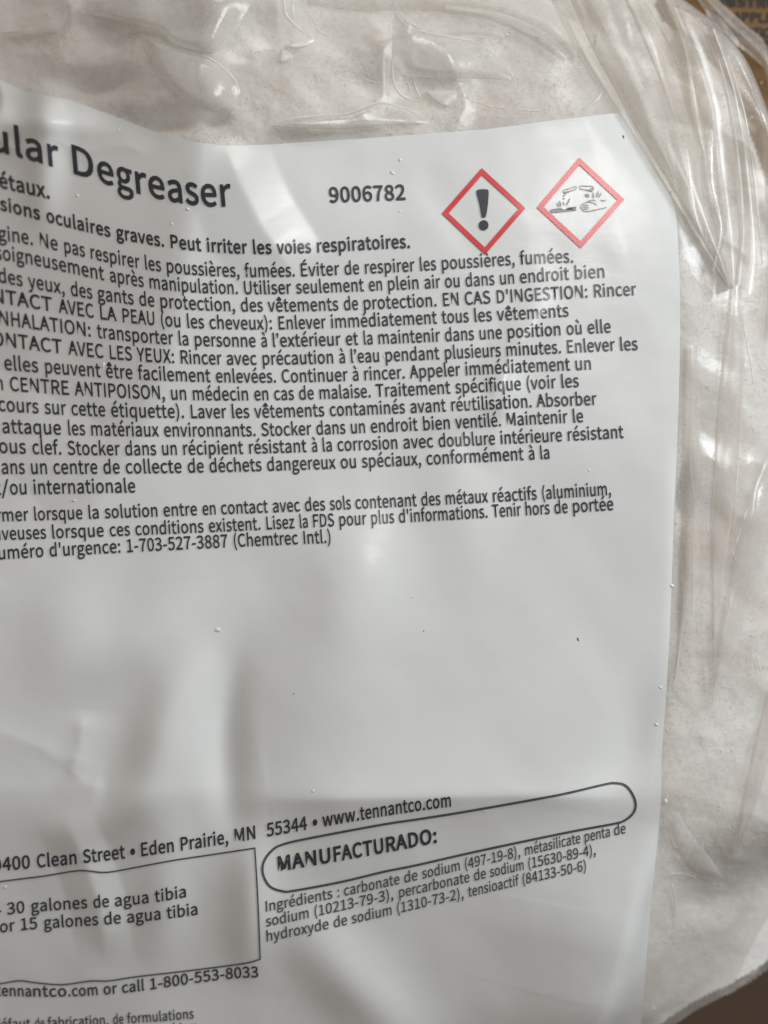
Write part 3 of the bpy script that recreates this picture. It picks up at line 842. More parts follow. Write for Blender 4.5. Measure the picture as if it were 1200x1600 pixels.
T = [
    ('|u|la|r |D|e|g|r|e|a|s|e|r', [(-15, 233), (25, 245), (76, 257), (115, 268), (153, 283), (183, 292), (213, 300), (233, 306), (263, 313), (290, 317), (315, 320), (346, 322), (363, 321)], 44, 26, 5, 3),
    ('|m|étaux.', [(-29, 285), (-1, 292), (78, 310)], 23, 34, 5, 2),
    ('|lé|sions |oculaires |graves. |Peut |irriter |les |voies |respiratoires.', [(-25, 321), (0, 328), (73, 346), (182, 371), (267, 387), (324, 393), (396, 396), (433, 395.5), (496, 394), (641, 387)], 20, 36, 4, 4),
    ('|gine. |Ne |pas |respirer |les |poussières, |fumées. |Éviter |de |respirer |les |poussières, |fumées.',
     [(-2, 375), (63, 386), (101, 393), (142, 403), (227, 420), (261, 426), (383, 432), (471, 431), (539, 429), (571, 427.5), (657, 423), (691, 420.5), (813, 413), (896, 410)], body_cap, 20, 4, 6),
    ('|soigneusement |après |manipulation. |Utiliser |seulement |en |plein |air |ou |dans |un |endroit |bien',
     [(-7, 405), (172, 439), (234, 450), (382, 459), (463, 458), (577, 454.5), (607, 453), (664, 451), (696, 449), (728, 447), (782, 444), (813, 442), (899, 436), (945, 433)], body_cap, 20, 4, 6),
    ('|des |yeux, |des |gants |de |protection, |des |vêtements |de |protection. |EN |CAS |D\'INGESTION: |Rincer',
     [(-2, 440), (44, 449), (111, 461), (153, 468), (218, 476), (251, 480), (377, 487), (419, 486), (538, 484), (569, 483), (693, 478), (727, 476), (777, 473), (929, 464), (995, 461)], body_cap, 20, 4, 6),
    ('|NTACT |AVEC |LA |PEAU |(ou |les |cheveux): |Enlever |immédiatement |tous |les |vêtements',
     [(-10, 472), (92, 488), (157, 498), (192, 502.5), (252, 508), (293, 512), (328, 513.5), (436, 514), (518, 512), (691, 505), (742, 502.5), (777, 500.5), (889, 494)], body_cap, 20, 4, 6),
    ('|NHALATION: |transporter |la |personne |à |l’extérieur |et |la |maintenir |dans |une |position |où |elle',
     [(0, 507), (152, 527), (280, 538.5), (305, 540), (409, 541.5), (427, 541.5), (541, 539), (569, 538), (592, 537), (696, 533), (750, 530.5), (794, 527.5), (886, 523), (919, 521), (955, 519)], body_cap, 20, 4, 6),
    ('|ONTACT |AVEC |LES |YEUX: |Rincer |avec |précaution |à |l’eau |pendant |plusieurs |minutes. |Enlever |les',
     [(-12, 539), (107, 553), (172, 560), (214, 564), (283, 568), (355, 569), (411, 569), (531, 567), (549, 566.5), (603, 565), (696, 560.5), (792, 555.5), (887, 551), (970, 548), (997, 546)], body_cap, 20, 4, 6),
    ('|elles |peuvent |être |facilement |enlevées. |Continuer |à |rincer. |Appeler |immédiatement |un',
     [(7, 577), (71, 582.5), (166, 589), (216, 592.5), (338, 597), (441, 597), (552, 594.5), (570, 594), (641, 590.5), (728, 586), (900, 578), (924, 577)], body_cap, 20, 4, 5),
    ('|n |CENTRE |ANTIPOISON, |un |médecin |en |cas |de |malaise. |Traitement |spécifique |(voir |les',
     [(-6, 608.5), (16, 610), (117, 617), (268, 624), (302, 625), (398, 625), (429, 624.5), (468, 624), (500, 623), (588, 620.5), (712, 614), (824, 608), (878, 606), (905, 604)], body_cap, 20, 4, 5),
    ('|cours |sur |cette |étiquette). |Laver |les |vêtements |contaminés |avant |réutilisation. |Absorber',
     [(-2, 642), (70, 645), (112, 648), (174, 651), (299, 653), (363, 653), (398, 652), (516, 649.5), (642, 645), (706, 642), (839, 636), (933, 632)], body_cap, 20, 4, 4),
    ('|attaque |les |matériaux |environnants. |Stocker |dans |un |endroit |bien |ventilé. |Maintenir |le',
     [(4, 676), (107, 679), (143, 680), (257, 681.5), (409, 681), (495, 678.5), (549, 677), (580, 675.5), (662, 672), (712, 669), (793, 665), (896, 660), (912, 659)], body_cap, 20, 4, 4),
    ('|ous |clef. |Stocker |dans |un |récipient |résistant |à |la |corrosion |avec |doublure |intérieure |résistant',
     [(-1, 707), (51, 709), (106, 710), (196, 711), (254, 711), (287, 710), (390, 708), (488, 706), (505, 705.5), (528, 704), (631, 700.5), (686, 698), (783, 694), (888, 688), (975, 684)], body_cap, 20, 4, 4),
    ('|ans |un |centre |de |collecte |de |déchets |dangereux |ou |spéciaux, |conformément |à |la',
     [(3, 740), (49, 740), (84, 740), (162, 740), (197, 739.5), (294, 738), (328, 737), (418, 735.5), (533, 732), (566, 730), (667, 725.5), (827, 718), (845, 717), (859, 716.5)], body_cap, 20, 4, 4),
    ('|t/|ou |internationale', [(-9, 772.5), (16, 772.5), (53, 771.5), (212, 769)], body_cap, 20, 4, 2),
    ('|rmer |lorsque |la |solution |entre |en |contact |avec |des |sols |contenant |des |métaux |réactifs |(aluminium,',
     [(-5, 814.5), (54, 813), (139, 810), (164, 809), (256, 806), (317, 804), (346, 803), (427, 800.5), (477, 798.5), (516, 797), (556, 795), (659, 790), (697, 788), (771, 783.5), (848, 779), (955, 773.5)], 19.6, 20, 4, 3),
    ('|a|veuses |lorsque |ces |conditions |existent. |Lisez |la |FDS |pour |plus |d\'informations. |Tenir |hors |de |portée',
     [(-11, 844), (3, 843.5), (82, 840.5), (172, 837), (212, 835.5), (327, 831.5), (417, 827), (469, 824.5), (490, 823.5), (531, 821.5), (581, 819), (624, 816.5), (770, 807.5), (822, 804.5), (867, 802), (896, 800.5), (959, 797)], 19.6, 20, 4, 3),
    ('|uméro |d\'urgence: |1-703-527-3887 |(Chemtrec |Intl.)', [(-2, 874), (78, 869), (199, 862), (366, 855), (475, 849.5), (517, 847.5)], 19.8, 20, 4, 2),
    ('|9006782', [(515, 316), (634, 311.5)], 23, 34, 4, 1),
    ('|0|400 |Clean |Street |• |Eden |Prairie, |MN  |55344 |• |www.|tennantco.com',
     [(-13, 1361.5), (4, 1361), (58, 1353.5), (130, 1349.5), (204, 1341), (221, 1337), (283, 1327), (367, 1316.5), (417, 1307), (489, 1294), (504, 1291), (563, 1281.5), (705, 1260)], 20, 30, 3, 4),
    ('|- |30 |galones |de |agua |tibia', [(-4, 1431), (11, 1430), (49, 1424.5), (146, 1418), (180, 1416.5), (242, 1409), (291, 1401.5)], 18, 22, 3, 4),
    ('|or |15 |galones |de |agua |tibia', [(0, 1457), (33, 1454), (69, 1450), (163, 1444.5), (199, 1442), (261, 1435), (309, 1429)], 18, 22, 3, 4),
    ('|t|enna|ntco|.com |or |call |1-800-|553-8033', [(-6, 1556), (3, 1556), (52, 1555.5), (107, 1558), (162, 1554.5), (191, 1550.5), (235, 1545.5), (304, 1536.5), (404, 1527)], 16.5, 28, 3, 4),
    ('|défaut |de |fabrication, |de |formulations', [(-9, 1608), (55, 1606), (75, 1605), (177, 1601), (199, 1599), (303, 1591)], 15, 18, 3, 2),
    ('|matériaux', [(242, 1617), (308, 1610)], 14, 18, 3, 1),
    ('|MANU|FACTU|RADO:', [(435, 1361), (522, 1346), (604, 1331), (683, 1316)], 22, 46, 4, 2),
    ('|Ingrédients |: |carbonate |de |sodium |(497-19-8), |métasilicate |penta |de',
     [(416, 1424), (528, 1402), (538, 1400), (632, 1379), (660, 1373), (727, 1357.5), (821, 1336.5), (914, 1316), (960, 1305), (978, 1301.5)], 16, 17, 3, 3),
    ('|sodium |(10213-79-3), |percarbonate |de |sodium |(15630-89-4),',
     [(416, 1448), (492, 1431.5), (624, 1403), (741, 1376), (766, 1370), (826, 1357.5), (931, 1335)], 16, 17, 3, 3),
    ('|hydroxyde |de |sodium |(1310-73-2), |tensioactif |(84133-50-6)',
     [(417, 1471), (522, 1449), (550, 1443), (621, 1427.5), (732, 1401), (817, 1382), (916, 1360)], 16, 17, 3, 3),
]
for text, pts, cap, bold, up, deg in T:
    P, F = layout(text, pts, cap, bold, up, deg)
    print_on_label('text_line', P, F, M_FINE if cap == 16 else M_INK, label)


def smooth_path(pts, n=8, closed=False):
    """Catmull-Rom through the measured points"""
    P = [np.array(p, float) for p in pts]
    N = len(P)
    out = []
    for i in range(N if closed else N - 1):
        p0 = P[(i - 1) % N] if closed or i > 0 else P[0] * 2 - P[1]
        p1, p2 = P[i], P[(i + 1) % N]
        p3 = P[(i + 2) % N] if closed or i + 2 < N else P[-1] * 2 - P[-2]
        for k in range(n):
            t = k / n
            out.append(0.5 * ((2 * p1) + (p2 - p0) * t + (2 * p0 - 5 * p1 + 4 * p2 - p3) * t * t + (3 * p1 - p0 - 3 * p2 + p3) * t ** 3))
    if not closed:
        out.append(P[-1])
    return np.array(out)


def stroke(Q, w, closed=False):
    """flat ribbon of width w (number or array) along Q -> verts, tris"""
    if closed:
        d = np.roll(Q, -1, 0) - np.roll(Q, 1, 0)
    else:
        d = np.gradient(Q, axis=0)
    d = d / np.maximum(np.linalg.norm(d, axis=1), 1e-6)[:, None]
    n = np.stack([-d[:, 1], d[:, 0]], 1)
    w = np.broadcast_to(np.asarray(w, float), (len(Q),))[:, None]
    V = np.concatenate([Q + n * w / 2, Q - n * w / 2])
    m = len(Q)
    F = []
    for i in range(m if closed else m - 1):
        j = (i + 1) % m
        F += [[i, j, m + j], [i, m + j, m + i]]
    return V, F


# thin box round the mixing directions
BOX = [[(-150, 1398), (-60, 1388), (0, 1377.5), (67, 1369), (123, 1360.5), (160, 1363), (187, 1360), (267, 1345), (330, 1335.5), (398.5, 1325)],
       [(398, 1324.5), (401, 1370), (404, 1430), (406.5, 1499.5)],
       [(406.5, 1499), (378, 1506), (280, 1518.5), (210, 1526.5), (171, 1532.5), (140, 1533), (98, 1538.5), (60, 1536), (30, 1532.5), (0, 1537), (-60, 1545), (-150, 1552)]]
for side in BOX:
    P, F = stroke(smooth_path(side, 6), 2.2)
    print_on_label('box_rule', P, F, M_FINE, label)
PILL = [(443, 1319), (500, 1306.5), (600, 1288), (650, 1280.5), (717, 1270), (817, 1252.5), (883, 1240), (945, 1225.5), (962, 1223.5), (977, 1227), (988, 1240), (993.5, 1256), (990, 1270),
        (977, 1281.5), (960, 1287), (900, 1298), (817, 1315), (733, 1333), (650, 1352), (600, 1362), (533, 1378), (460, 1391.5), (442, 1392.5), (422, 1385), (411.5, 1367), (411.5, 1349), (423, 1331)]
P, F = stroke(smooth_path(PILL, 5, True), 3.4, True)
print_on_label('rounded_frame', P, F, M_FINE, label)

# ------------------------------------------------------------------ hazard diamonds


def diamond(name, corners, bw):
    e = bpy.data.objects.new(name, None)
    col.objects.link(e)
    e.parent = bag
    C = np.array(corners, float)
    cen = C.mean(0)
    r = np.linalg.norm(C - cen, axis=1).mean()
    inn = cen + (C - cen) * (1 - bw * 1.414 / r)
    V, F = [], []
    n = 8
    for i in range(4):
        j = (i + 1) % 4
        b = len(V)
        for k in range(n + 1):
            V.append(C[i] + (C[j] - C[i]) * k / n)
            V.append(inn[i] + (inn[j] - inn[i]) * k / n)
        for k in range(n):
            a = b + 2 * k
            F += [[a, a + 2, a + 3], [a, a + 3, a + 1]]
    print_on_label('red_border', np.array(V), F, M_RED, e)
    return e


def poly_print(name, polys, parent, mat=None):
    V, F, n = [], [], 0
    for P in polys:
        P = np.array(P, float)
        for t in tessellate_polygon([[Vector((a[0], a[1], 0)) for a in P]]):
            F.append([i + n for i in t])
        V.append(P)
        n += len(P)
    return print_on_label(name, np.concatenate(V), F, mat or M_INK, parent)


d1 = diamond('hazard_diamond', [(752.7, 262.5), (821, 325), (758, 397.5), (690.5, 333.5)], 7.6)
d1['label'] = 'red bordered diamond with a dark exclamation mark'
bar = smooth_path([(744.5, 300), (747, 296.5), (754, 295.5), (761, 296), (763.5, 299), (762.5, 318), (759.5, 337), (756.5, 339.5), (753, 338.5), (749, 318)], 4, True)
poly_print('exclamation_mark', [bar], d1)
poly_print('exclamation_dot', [[(755.8 + 7.6 * math.cos(a * 0.3142), 351.8 + 7.9 * math.sin(a * 0.3142)) for a in range(20)]], d1)

d2 = diamond('hazard_diamond', [(905, 246), (975.7, 311.5), (907.7, 388), (838.7, 324)], 7.8)
d2['label'] = 'red bordered diamond with the corrosive pouring pictogram'


def q(*pts):
    return [(820 + x / 6.667, 230 + y / 6.667) for x, y in pts]


poly_print('metal_bar', [q((268, 648), (375, 630), (392, 646), (420, 650), (436, 640), (448, 626), (536, 616), (538, 656), (400, 672), (268, 684))], d2)
tubes = []
for pth in (q((402, 447), (465, 430), (528, 408), (536, 432), (478, 454), (415, 474)), q((580, 402), (645, 404), (714, 409), (704, 456), (640, 444), (577, 430))):
    tubes.append(stroke(smooth_path(pth, 3, True), 1.1, True))
for k, (P, F) in enumerate(tubes):
    print_on_label('test_tube', P, F, M_FINE, d2)
poly_print('tube_liquid', [q((410, 462), (480, 452), (540, 432), (478, 458), (420, 490))], d2)
poly_print('tube_liquid', [q((600, 440), (670, 440), (716, 410), (706, 464), (640, 448))], d2)
for pth in [((412, 492), (408, 512)), ((404, 522), (408, 545)), ((400, 570), (408, 600)), ((338, 575), (356, 620)), ((362, 555), (376, 618)), ((470, 530), (452, 580)),
            ((452, 562), (436, 606)), ((628, 486), (654, 522)), ((650, 480), (672, 520)), ((712, 470), (716, 530)), ((768, 456), (746, 520)), ((796, 474), (770, 524))]:
    Q = np.array(q(*pth))
    Q = np.stack([Q[0] + (Q[1] - Q[0]) * t for t in np.linspace(0, 1, 6)])
    P, F = stroke(Q, 2.3 * np.sin(np.linspace(0.35, 2.8, 6)))
    print_on_label('splash', P, F, M_INK, d2)
for pth in [((855, 625), (790, 640), (700, 660), (640, 668), (604, 656), (598, 640)), ((598, 640), (585, 622), (590, 600), (612, 584), (640, 574), (660, 560), (690, 552)),
            ((600, 626), (640, 622), (668, 626)), ((604, 606), (640, 600), (664, 606)), ((612, 646), (640, 642), (662, 644)), ((655, 568), (690, 572), (722, 580), (750, 602)),
            ((690, 552), (720, 548), (740, 556)), ((790, 546), (815, 556), (845, 552))]:
    P, F = stroke(smooth_path(q(*pth), 4), 1.15)
    print_on_label('hand_outline', P, F, M_FINE, d2)

# ------------------------------------------------------------------ grains caught under the label and dust on it
ico = bmesh.new()
bmesh.ops.create_icosphere(ico, subdivisions=2, radius=1.0)
for vtx in ico.verts:
    vtx.co.z = max(vtx.co.z, -0.2)
dome = bpy.data.meshes.new('caught_grain')
ico.to_mesh(dome)
ico.free()
dome.polygons.foreach_set('use_smooth', [True] * len(dome.polygons))
dome.materials.append(M_LABEL)
rng = np.random.default_rng(7)
DOMES = [(122, 306, 4), (294, 327, 5), (269, 350, 4), (186, 203, 3), (625, 250, 5), (613, 270, 5), (624, 330, 3), (340, 984, 7), (489, 1236, 4), (162, 571, 5), (117, 782, 5),
         (644, 933, 3), (1032, 1074, 4), (1026, 1132, 5), (920, 734, 3), (600, 557, 4), (8, 1385, 4), (758, 1267, 2.5), (1049, 915, 6), (1040, 1252, 5)]
for x, y, r in DOMES:
    u, v, h = at(np.array([x]), np.array([y]), LIFT_LABEL)
    o = bpy.data.objects.new('caught_grain', dome)
    col.objects.link(o)
    o.parent = label
    o.location = W(u, v, h)[0]
    o.scale = (r * S * rng.uniform(0.6, 1.1), r * S * rng.uniform(0.4, 0.6), r * S * 0.26)
    o.rotation_euler = (0, 0, rng.uniform(0, 3))
speck_me = dome.copy()
speck_me.materials.clear()
speck_me.materials.append(M_DUST)
for x, y, r in [(974, 214, 2.2), (903, 999, 2.2), (662, 986, 1.2), (459, 1084, 1.2), (1048, 300, 1.6)]:
    u, v, h = at(np.array([x]), np.array([y]), LIFT_LABEL)
    o = bpy.data.objects.new('dust_speck', speck_me)
    col.objects.link(o)
    o.parent = label
    o.location = W(u, v, h)[0]
    o.rotation_euler = (0, 0, rng.uniform(0, 3))
    o.scale = (r * S * 1.5, r * S * 0.6, r * S * 0.4)

# ------------------------------------------------------------------ folds and creases of the clear film


def film_crease(pts, width, lift=1.6, name='film_crease'):
    """a pinched ridge of film: a small raised roof along the measured path"""
    Q = smooth_path(pts, 8)
    n = len(Q)
    t = np.linspace(0, 1, n)
    w = width * (0.35 + 0.65 * np.sin(np.pi * np.clip(t, 0.02, 0.98)) ** 0.6) * (1 + 0.25 * np.sin(t * 17 + pts[0][0]))
    d = np.gradient(Q, axis=0)
    d = d / np.maximum(np.linalg.norm(d, axis=1), 1e-6)[:, None]
    nn = np.stack([-d[:, 1], d[:, 0]], 1)
    rows = []
    for off, up in ((-0.5, 0.4), (-0.2, 0.85), (0.05, 1.0), (0.25, 0.8), (0.5, 0.35)):
        P = Q + nn * (off * w)[:, None]
        u, v, h = at(P[:, 0], P[:, 1], lift * up)
        rows.append(W(u, v, h))
    return grid_mesh(name, np.stack(rows), None, M_CREASE, bag)


def film_patch(pts, lift, mat=None, name='film_fold', tilt=0.15):
    """a doubled-over lobe of film that stands a little clear of the skin below"""
    Q = smooth_path(pts, 6, True)
    cen = Q.mean(0)
    rows = []
    for t in np.linspace(0, 1, 9):
        P = cen + (Q - cen) * (1 - 0.995 * t)
        P = np.concatenate([P, P[:1]])
        u, v, h = at(P[:, 0], P[:, 1], 1.0 + 0.5 * lift * (1 - (1 - t) ** 2) + tilt * (Q[:, 0].max() - P[:, 0]) * min(1.0, 4 * t))
        rows.append(W(u, v, h))
    return grid_mesh(name, np.stack(rows), None, mat or M_FOLD, bag)


def film_sheet(A, B, bulge, lift=2.0, mat=None, name='film_fold', n=14):
    """a fold of film stretched between two measured edges"""
    a, b = smooth_path(A, 8), smooth_path(B, 8)
    k = max(len(a), len(b))
    ta = np.linspace(0, 1, k)
    a = np.stack([np.interp(ta, np.linspace(0, 1, len(a)), a[:, i]) for i in (0, 1)], 1)
    b = np.stack([np.interp(ta, np.linspace(0, 1, len(b)), b[:, i]) for i in (0, 1)], 1)
    rows = []
    for t in np.linspace(0, 1, n):
        P = a + (b - a) * t
        u, v, h = at(P[:, 0], P[:, 1], lift + bulge * math.sin(math.pi * t) ** 0.8)
        rows.append(W(u, v, h))
    return grid_mesh(name, np.stack(rows), None, mat or M_FOLD, bag)


# lobes of doubled film along the top
film_patch([(2, 50), (60, 46), (104, 18), (90, 50), (40, 56)], 4, M_LOBE)
film_patch([(140, 20), (215, 36), (252, 48), (275, 68), (335, 82), (380, 27), (383, -10), (250, -20), (150, -5)], 7, M_LOBE)
film_patch([(228, 58), (300, 84), (345, 103), (372, 135), (366, 156), (334, 174), (280, 150), (235, 100)], 6, M_LOBE)
film_patch([(447, 70), (490, 58), (482, 72), (458, 76)], 4, M_CREASE)
film_patch([(440, 78), (457, 86), (450, 96), (436, 97)], 3, M_CREASE)
film_patch([(425, 197), (500, 181), (545, 177), (597, 160), (640, 174), (668, 192), (600, 198), (500, 201)], 6, M_LOBE)
film_patch([(617, 20), (640, 43), (700, 57), (745, 66), (775, 86), (802, 122), (740, 122), (650, 120), (615, 100)], 8, M_LOBE)
film_patch([(665, 142), (712, 143), (703, 168), (680, 160)], 4, M_CREASE)
for pts, w in [([(0, 50), (60, 46), (95, 28), (104, 18)], 5), ([(104, 18), (96, 40), (88, 51)], 3),
               ([(140, 22), (165, 27), (215, 38), (250, 48), (275, 70), (335, 82)], 9), ([(335, 82), (352, 65), (380, 28), (383, 12), (378, -8)], 4),
               ([(225, 58), (270, 72), (300, 84), (325, 90), (345, 103), (365, 123), (373, 140), (370, 152), (350, 165), (333, 174)], 4.5),
               ([(340, 133), (352, 142), (362, 152)], 3), ([(340, 133), (343, 148), (345, 160)], 3),
               ([(443, -8), (446, 20), (455, 33), (470, 47), (488, 58)], 5), ([(459, -8), (457, 15), (460, 32)], 3),
               ([(425, 197), (450, 186), (500, 181), (545, 177), (580, 165), (597, 160), (620, 165)], 3.5), ([(425, 197), (470, 199), (540, 200), (580, 197)], 4),
               ([(600, 161), (640, 172), (668, 192)], 3),
               ([(614, -8), (617, 20), (627, 33), (640, 43), (660, 50), (700, 57), (740, 65), (770, 83), (795, 110), (802, 122)], 4),
               ([(802, 122), (740, 122), (650, 120)], 2.5), ([(618, 60), (613, 105), (620, 140), (640, 155), (655, 158)], 4), ([(645, 122), (650, 138), (656, 152)], 3.5),
               ([(742, 158), (770, 167), (795, 169)], 3), ([(810, 172), (845, 173)], 3), ([(722, 157), (727, 158)], 4),
               ([(795, 38), (830, 55), (846, 58)], 6), ([(940, 132), (937, 150), (918, 170)], 3.5), ([(320, 205), (335, 220), (343, 233)], 4)]:
    film_crease(pts, w)

# the gathered folds that run down from the neck on the right
E1 = [(855, -15), (900, 75), (940, 140), (975, 192), (1010, 248), (1050, 313), (1090, 378), (1120, 424), (1139, 452)]
E1b = [(885, -15), (925, 75), (958, 135), (988, 190), (1022, 246), (1060, 310), (1098, 375), (1126, 422), (1141, 452)]
E2 = [(1000, -15), (1040, 60), (1072, 130), (1092, 200), (1108, 300), (1124, 380), (1142, 452)]
film_sheet(E1, E1b, 7, 4, name='film_fold')
film_sheet(E1b, E2, 22, 4)
film_sheet([(1000, -15), (1040, 60), (1075, 135), (1095, 210), (1110, 300), (1128, 400), (1142, 452)],
           [(1095, 30), (1118, 85), (1138, 150), (1150, 220), (1158, 300), (1160, 370), (1152, 446)], 26, 3)
film_sheet([(1105, 45), (1122, 90), (1140, 150), (1152, 220), (1160, 300), (1163, 370), (1156, 450)],
           [(1122, 45), (1140, 95), (1158, 160), (1172, 240), (1184, 330), (1192, 410), (1188, 470)], 12, 8)
film_sheet([(1143, 445), (1131, 560), (1124, 640), (1117, 740), (1113, 830), (1112, 960), (1116, 1080)],
           [(1160, 445), (1164, 560), (1160, 640), (1152, 740), (1138, 850), (1122, 970), (1116, 1082)], 4, 3)
film_sheet([(1085, -10), (1108, 22), (1136, 52), (1166, 78), (1192, 104), (1206, 150)],
           [(1112, -10), (1140, 18), (1164, 40), (1188, 60), (1204, 92), (1218, 150)], 6, 2)
for pts, w in [(E1, 6), ([(900, 20), (930, 78), (962, 135), (990, 188), (1024, 244), (1062, 308), (1100, 374), (1128, 422)], 3.5),
               ([(905, 45), (930, 78)], 8), ([(1000, -10), (1042, 62), (1074, 132)], 3.5),
               ([(1122, 92), (1138, 150), (1149, 220), (1156, 300), (1158, 370), (1151, 444)], 8), ([(1140, 95), (1160, 165), (1174, 245), (1184, 330), (1192, 412)], 3.5),
               ([(1143, 446), (1131, 560), (1124, 640), (1117, 740), (1112, 810)], 3.5), ([(1148, 452), (1163, 515), (1172, 560), (1178, 600)], 4),
               ([(1158, 570), (1157, 640), (1152, 740), (1146, 830)], 3), ([(1198, 722), (1180, 775), (1164, 812), (1150, 848)], 6),
               ([(1198, 1120), (1184, 1155), (1174, 1195)], 4), ([(1048, 1378), (1055, 1405), (1058, 1435), (1058, 1466)], 4),
               ([(1050, 1312), (1053, 1320), (1058, 1327)], 5), ([(1075, 1312), (1064, 1330), (1056, 1346)], 6), ([(1098, 1316), (1092, 1340), (1084, 1370)], 7),
               ([(1048, 1366), (1068, 1366), (1086, 1372)], 5), ([(1034, 1254), (1040, 1248), (1043, 1240)], 5),
               ([(1088, -6), (1110, 24), (1138, 54), (1168, 80), (1193, 104)], 4), ([(1114, -6), (1142, 20), (1166, 42), (1190, 62), (1205, 92)], 2.5),
               ([(1085, 560), (1080, 640), (1078, 720), (1085, 800), (1082, 960)], 3), ([(1062, 860), (1068, 930), (1062, 1010), (1052, 1080)], 4)]:
    film_crease(pts, w)

# further layers in the gathered neck, fanning down to the pinch
for A, B, up, mat in [([(905, -15), (944, 66), (985, 140), (1012, 214), (1046, 262)], [(930, -15), (972, 60), (1004, 130), (1036, 196), (1050, 268)], 12, M_LOBE),
                      ([(962, -15), (992, 58), (1030, 150), (1052, 236), (1066, 330), (1098, 372)], [(996, -15), (1034, 66), (1056, 140), (1090, 232), (1100, 310), (1102, 376)], 17, M_FOLD),
                      ([(1020, -15), (1060, 82), (1070, 170), (1100, 246)], [(1048, -15), (1078, 72), (1098, 158), (1106, 250)], 12, M_CREAM),
                      ([(1098, 210), (1096, 290), (1118, 360), (1112, 420)], [(1126, 196), (1132, 280), (1136, 350), (1118, 424)], 14, M_LOBE)]:
    film_sheet(A, B, up, 9, mat)
film_sheet([(480, 8), (560, 18), (640, 16), (760, 26), (850, 58), (895, 100)], [(480, -40), (560, -34), (640, -30), (770, -20), (868, 10), (905, 70)], 12, 4, M_FOLD)
film_sheet([(690, 20), (770, 34), (835, 66), (880, 98)], [(700, 4), (780, 16), (846, 44), (892, 84)], 7, 8, M_LOBE)
film_sheet([(1068, 540), (1066, 660), (1064, 800), (1060, 930), (1054, 1060)], [(1090, 540), (1094, 660), (1090, 800), (1078, 930), (1056, 1062)], 4, 2, M_FOLD)
film_sheet([(1205, 690), (1172, 785), (1146, 880), (1122, 1000), (1112, 1100)], [(1236, 720), (1212, 830), (1178, 930), (1140, 1040), (1114, 1104)], 8, 2, M_LOBE)
film_sheet([(1205, 1060), (1182, 1150), (1160, 1250), (1148, 1330)], [(1226, 1080), (1206, 1170), (1180, 1260), (1150, 1336)], 6, 2, M_FOLD)
film_sheet([(1046, 1290), (1060, 1330), (1084, 1362), (1130, 1378)], [(1060, 1270), (1082, 1306), (1108, 1338), (1134, 1374)], 6, 2, M_LOBE)
film_sheet([(1190, 190), (1196, 300), (1203, 420), (1200, 520)], [(1216, 190), (1224, 300), (1228, 420), (1206, 530)], 10, 3, M_CREAM)
# small crinkles left by handling
rng = np.random.default_rng(29)
for k in range(46):
    if k % 2:
        x, y, ang = rng.uniform(20, 900), rng.uniform(8, 120), rng.uniform(-0.9, 0.9)
    else:
        x, y, ang = rng.uniform(1085, 1190), rng.uniform(480, 1450), rng.uniform(0.9, 2.2)
    n, L, bend = 5, rng.uniform(18, 62), rng.uniform(-0.5, 0.5)
    pts = []
    for i in range(n):
        pts.append((x, y))
        x += L / n * math.cos(ang)
        y += L / n * math.sin(ang)
        ang += bend * rng.uniform(0.2, 1.0)
    film_crease(pts, rng.uniform(1.4, 3.2), 1.3)

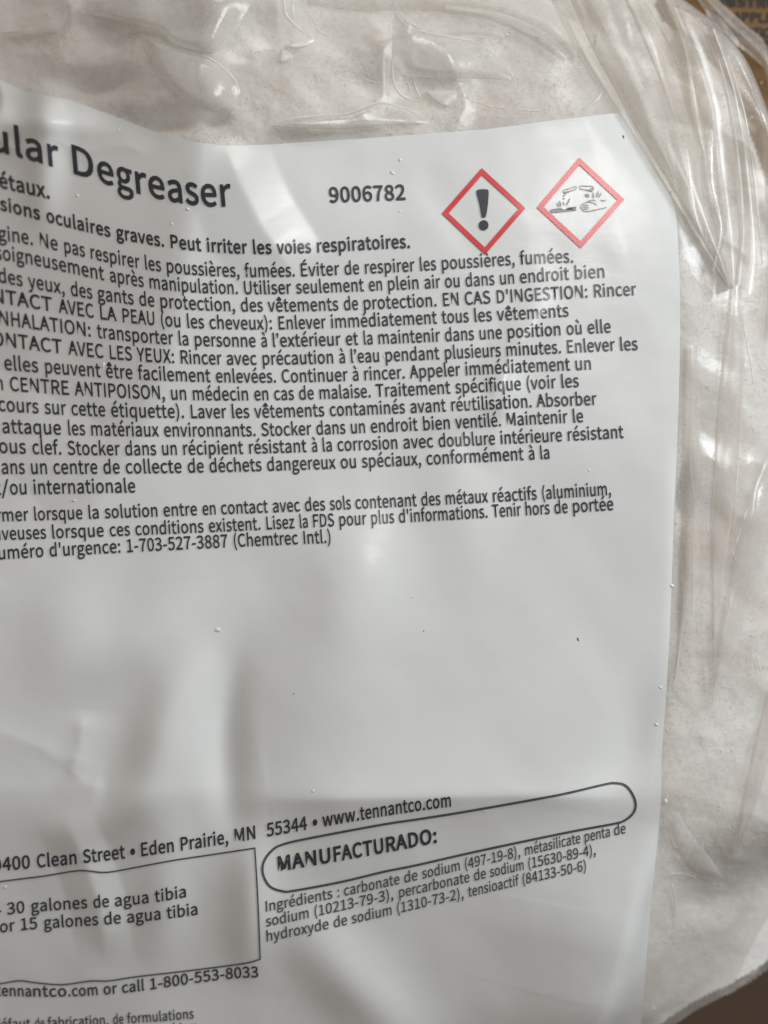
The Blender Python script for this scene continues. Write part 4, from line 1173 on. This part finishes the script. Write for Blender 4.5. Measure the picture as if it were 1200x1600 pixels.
# ------------------------------------------------------------------ grains sticking to the inside of the film
V, F = [], []
rng = np.random.default_rng(3)
base = [(0, 0, 1), (1, 0, 0), (0, 1, 0), (-1, 0, 0), (0, -1, 0), (0, 0, -1)]
tri = [(0, 1, 2), (0, 2, 3), (0, 3, 4), (0, 4, 1), (5, 2, 1), (5, 3, 2), (5, 4, 3), (5, 1, 4)]
SP = []
for cx, cy, rx, ry, n, r in [(1100, 430, 18, 55, 60, 1.6), (1165, 440, 14, 10, 40, 2.6), (1140, 290, 10, 9, 26, 2.8), (1108, 300, 6, 12, 14, 2.4), (1112, 330, 6, 8, 10, 2.2), (930, 70, 8, 10, 14, 3.2),
                             (940, 105, 6, 8, 10, 3.4), (1093, 78, 8, 5, 10, 3.0), (1010, 125, 14, 22, 40, 2.6), (1070, 215, 5, 14, 12, 2.2), (1130, 150, 8, 30, 18, 2.2), (1180, 1000, 30, 160, 50, 1.3),
                             (1120, 1250, 50, 150, 60, 1.3), (1110, 1480, 50, 22, 30, 1.3), (1018, 1575, 4, 5, 4, 2.2), (1068, 720, 12, 120, 26, 1.5), (1180, 520, 10, 60, 20, 2.0),
                             (310, 25, 70, 12, 40, 1.6), (380, 22, 8, 6, 16, 2.4), (100, 30, 60, 20, 30, 1.4), (600, 60, 200, 30, 40, 1.3), (800, 55, 10, 6, 10, 3.2), (840, 60, 8, 4, 10, 3.0), (785, 12, 6, 5, 8, 3.0),
                             (1160, 180, 30, 60, 30, 1.6), (140, 160, 40, 10, 24, 1.8), (1048, 915, 2, 2, 2, 3.5), (1069, 722, 2, 2, 2, 3.4)]:
    for k in range(n):
        a = rng.normal(0, 0.6, 2)
        SP.append((cx + a[0] * rx, cy + a[1] * ry, r * rng.uniform(0.4, 1.3)))
SP = np.array(SP)
u, v, h = at(SP[:, 0], SP[:, 1], -1.0)
wp = W(u, v, h)
for k in range(len(SP)):
    o = len(V)
    for b in base:
        V.append(wp[k] + np.array(b) * SP[k, 2] * S * rng.uniform(0.6, 1.3, 3) * (1, 1, 0.45))
    F += [tuple(i + o for i in t) for t in tri]
specks = mesh_obj('powder_specks', V, F, M_GRAIN, bag, True)
specks['kind'] = 'stuff'

# ------------------------------------------------------------------ print on the box


def flat_text(text, pts, cap, bold, up):
    P, F = layout(text, pts, cap, bold, up, 1)
    hz = -300 + 1.5
    u = 600 + (P[:, 0] - 600) * (1 - hz / DPX)
    v = 800 + (P[:, 1] - 800) * (1 - hz / DPX)
    w = W(u, v, np.full(len(u), hz))
    w[:, 2] += 0.16
    out = []
    for f in F:
        a, b, c = (w[i] for i in f)
        z = (b[0] - a[0]) * (c[1] - a[1]) - (b[1] - a[1]) * (c[0] - a[0])
        out.append(f if z > 0 else f[::-1])
    return mesh_obj('printed_word', w, out, M_CARDINK, box, False)


flat_text('|INSTRUC', [(1127, 9), (1232, 12)], 13.5, 60, 0)
flat_text('|OF |APPLIC', [(1108, 31), (1145, 33), (1216, 35)], 14, 60, 0)
flat_text('|INDIC|ATIC', [(1108, 55), (1167, 57), (1203, 58)], 14, 60, 0)
hz = -300 + 1.2
uz = np.array([1178, 1290, 1290, 1178.0])
vz = np.array([62.5, 62.5, 68, 68.0])
w = W(600 + (uz - 600) * (1 - hz / DPX), 800 + (vz - 800) * (1 - hz / DPX), np.full(4, hz))
w[:, 2] += 0.16
mesh_obj('printed_rule', w, [(3, 2, 1, 0)], M_CARDINK, box, False)
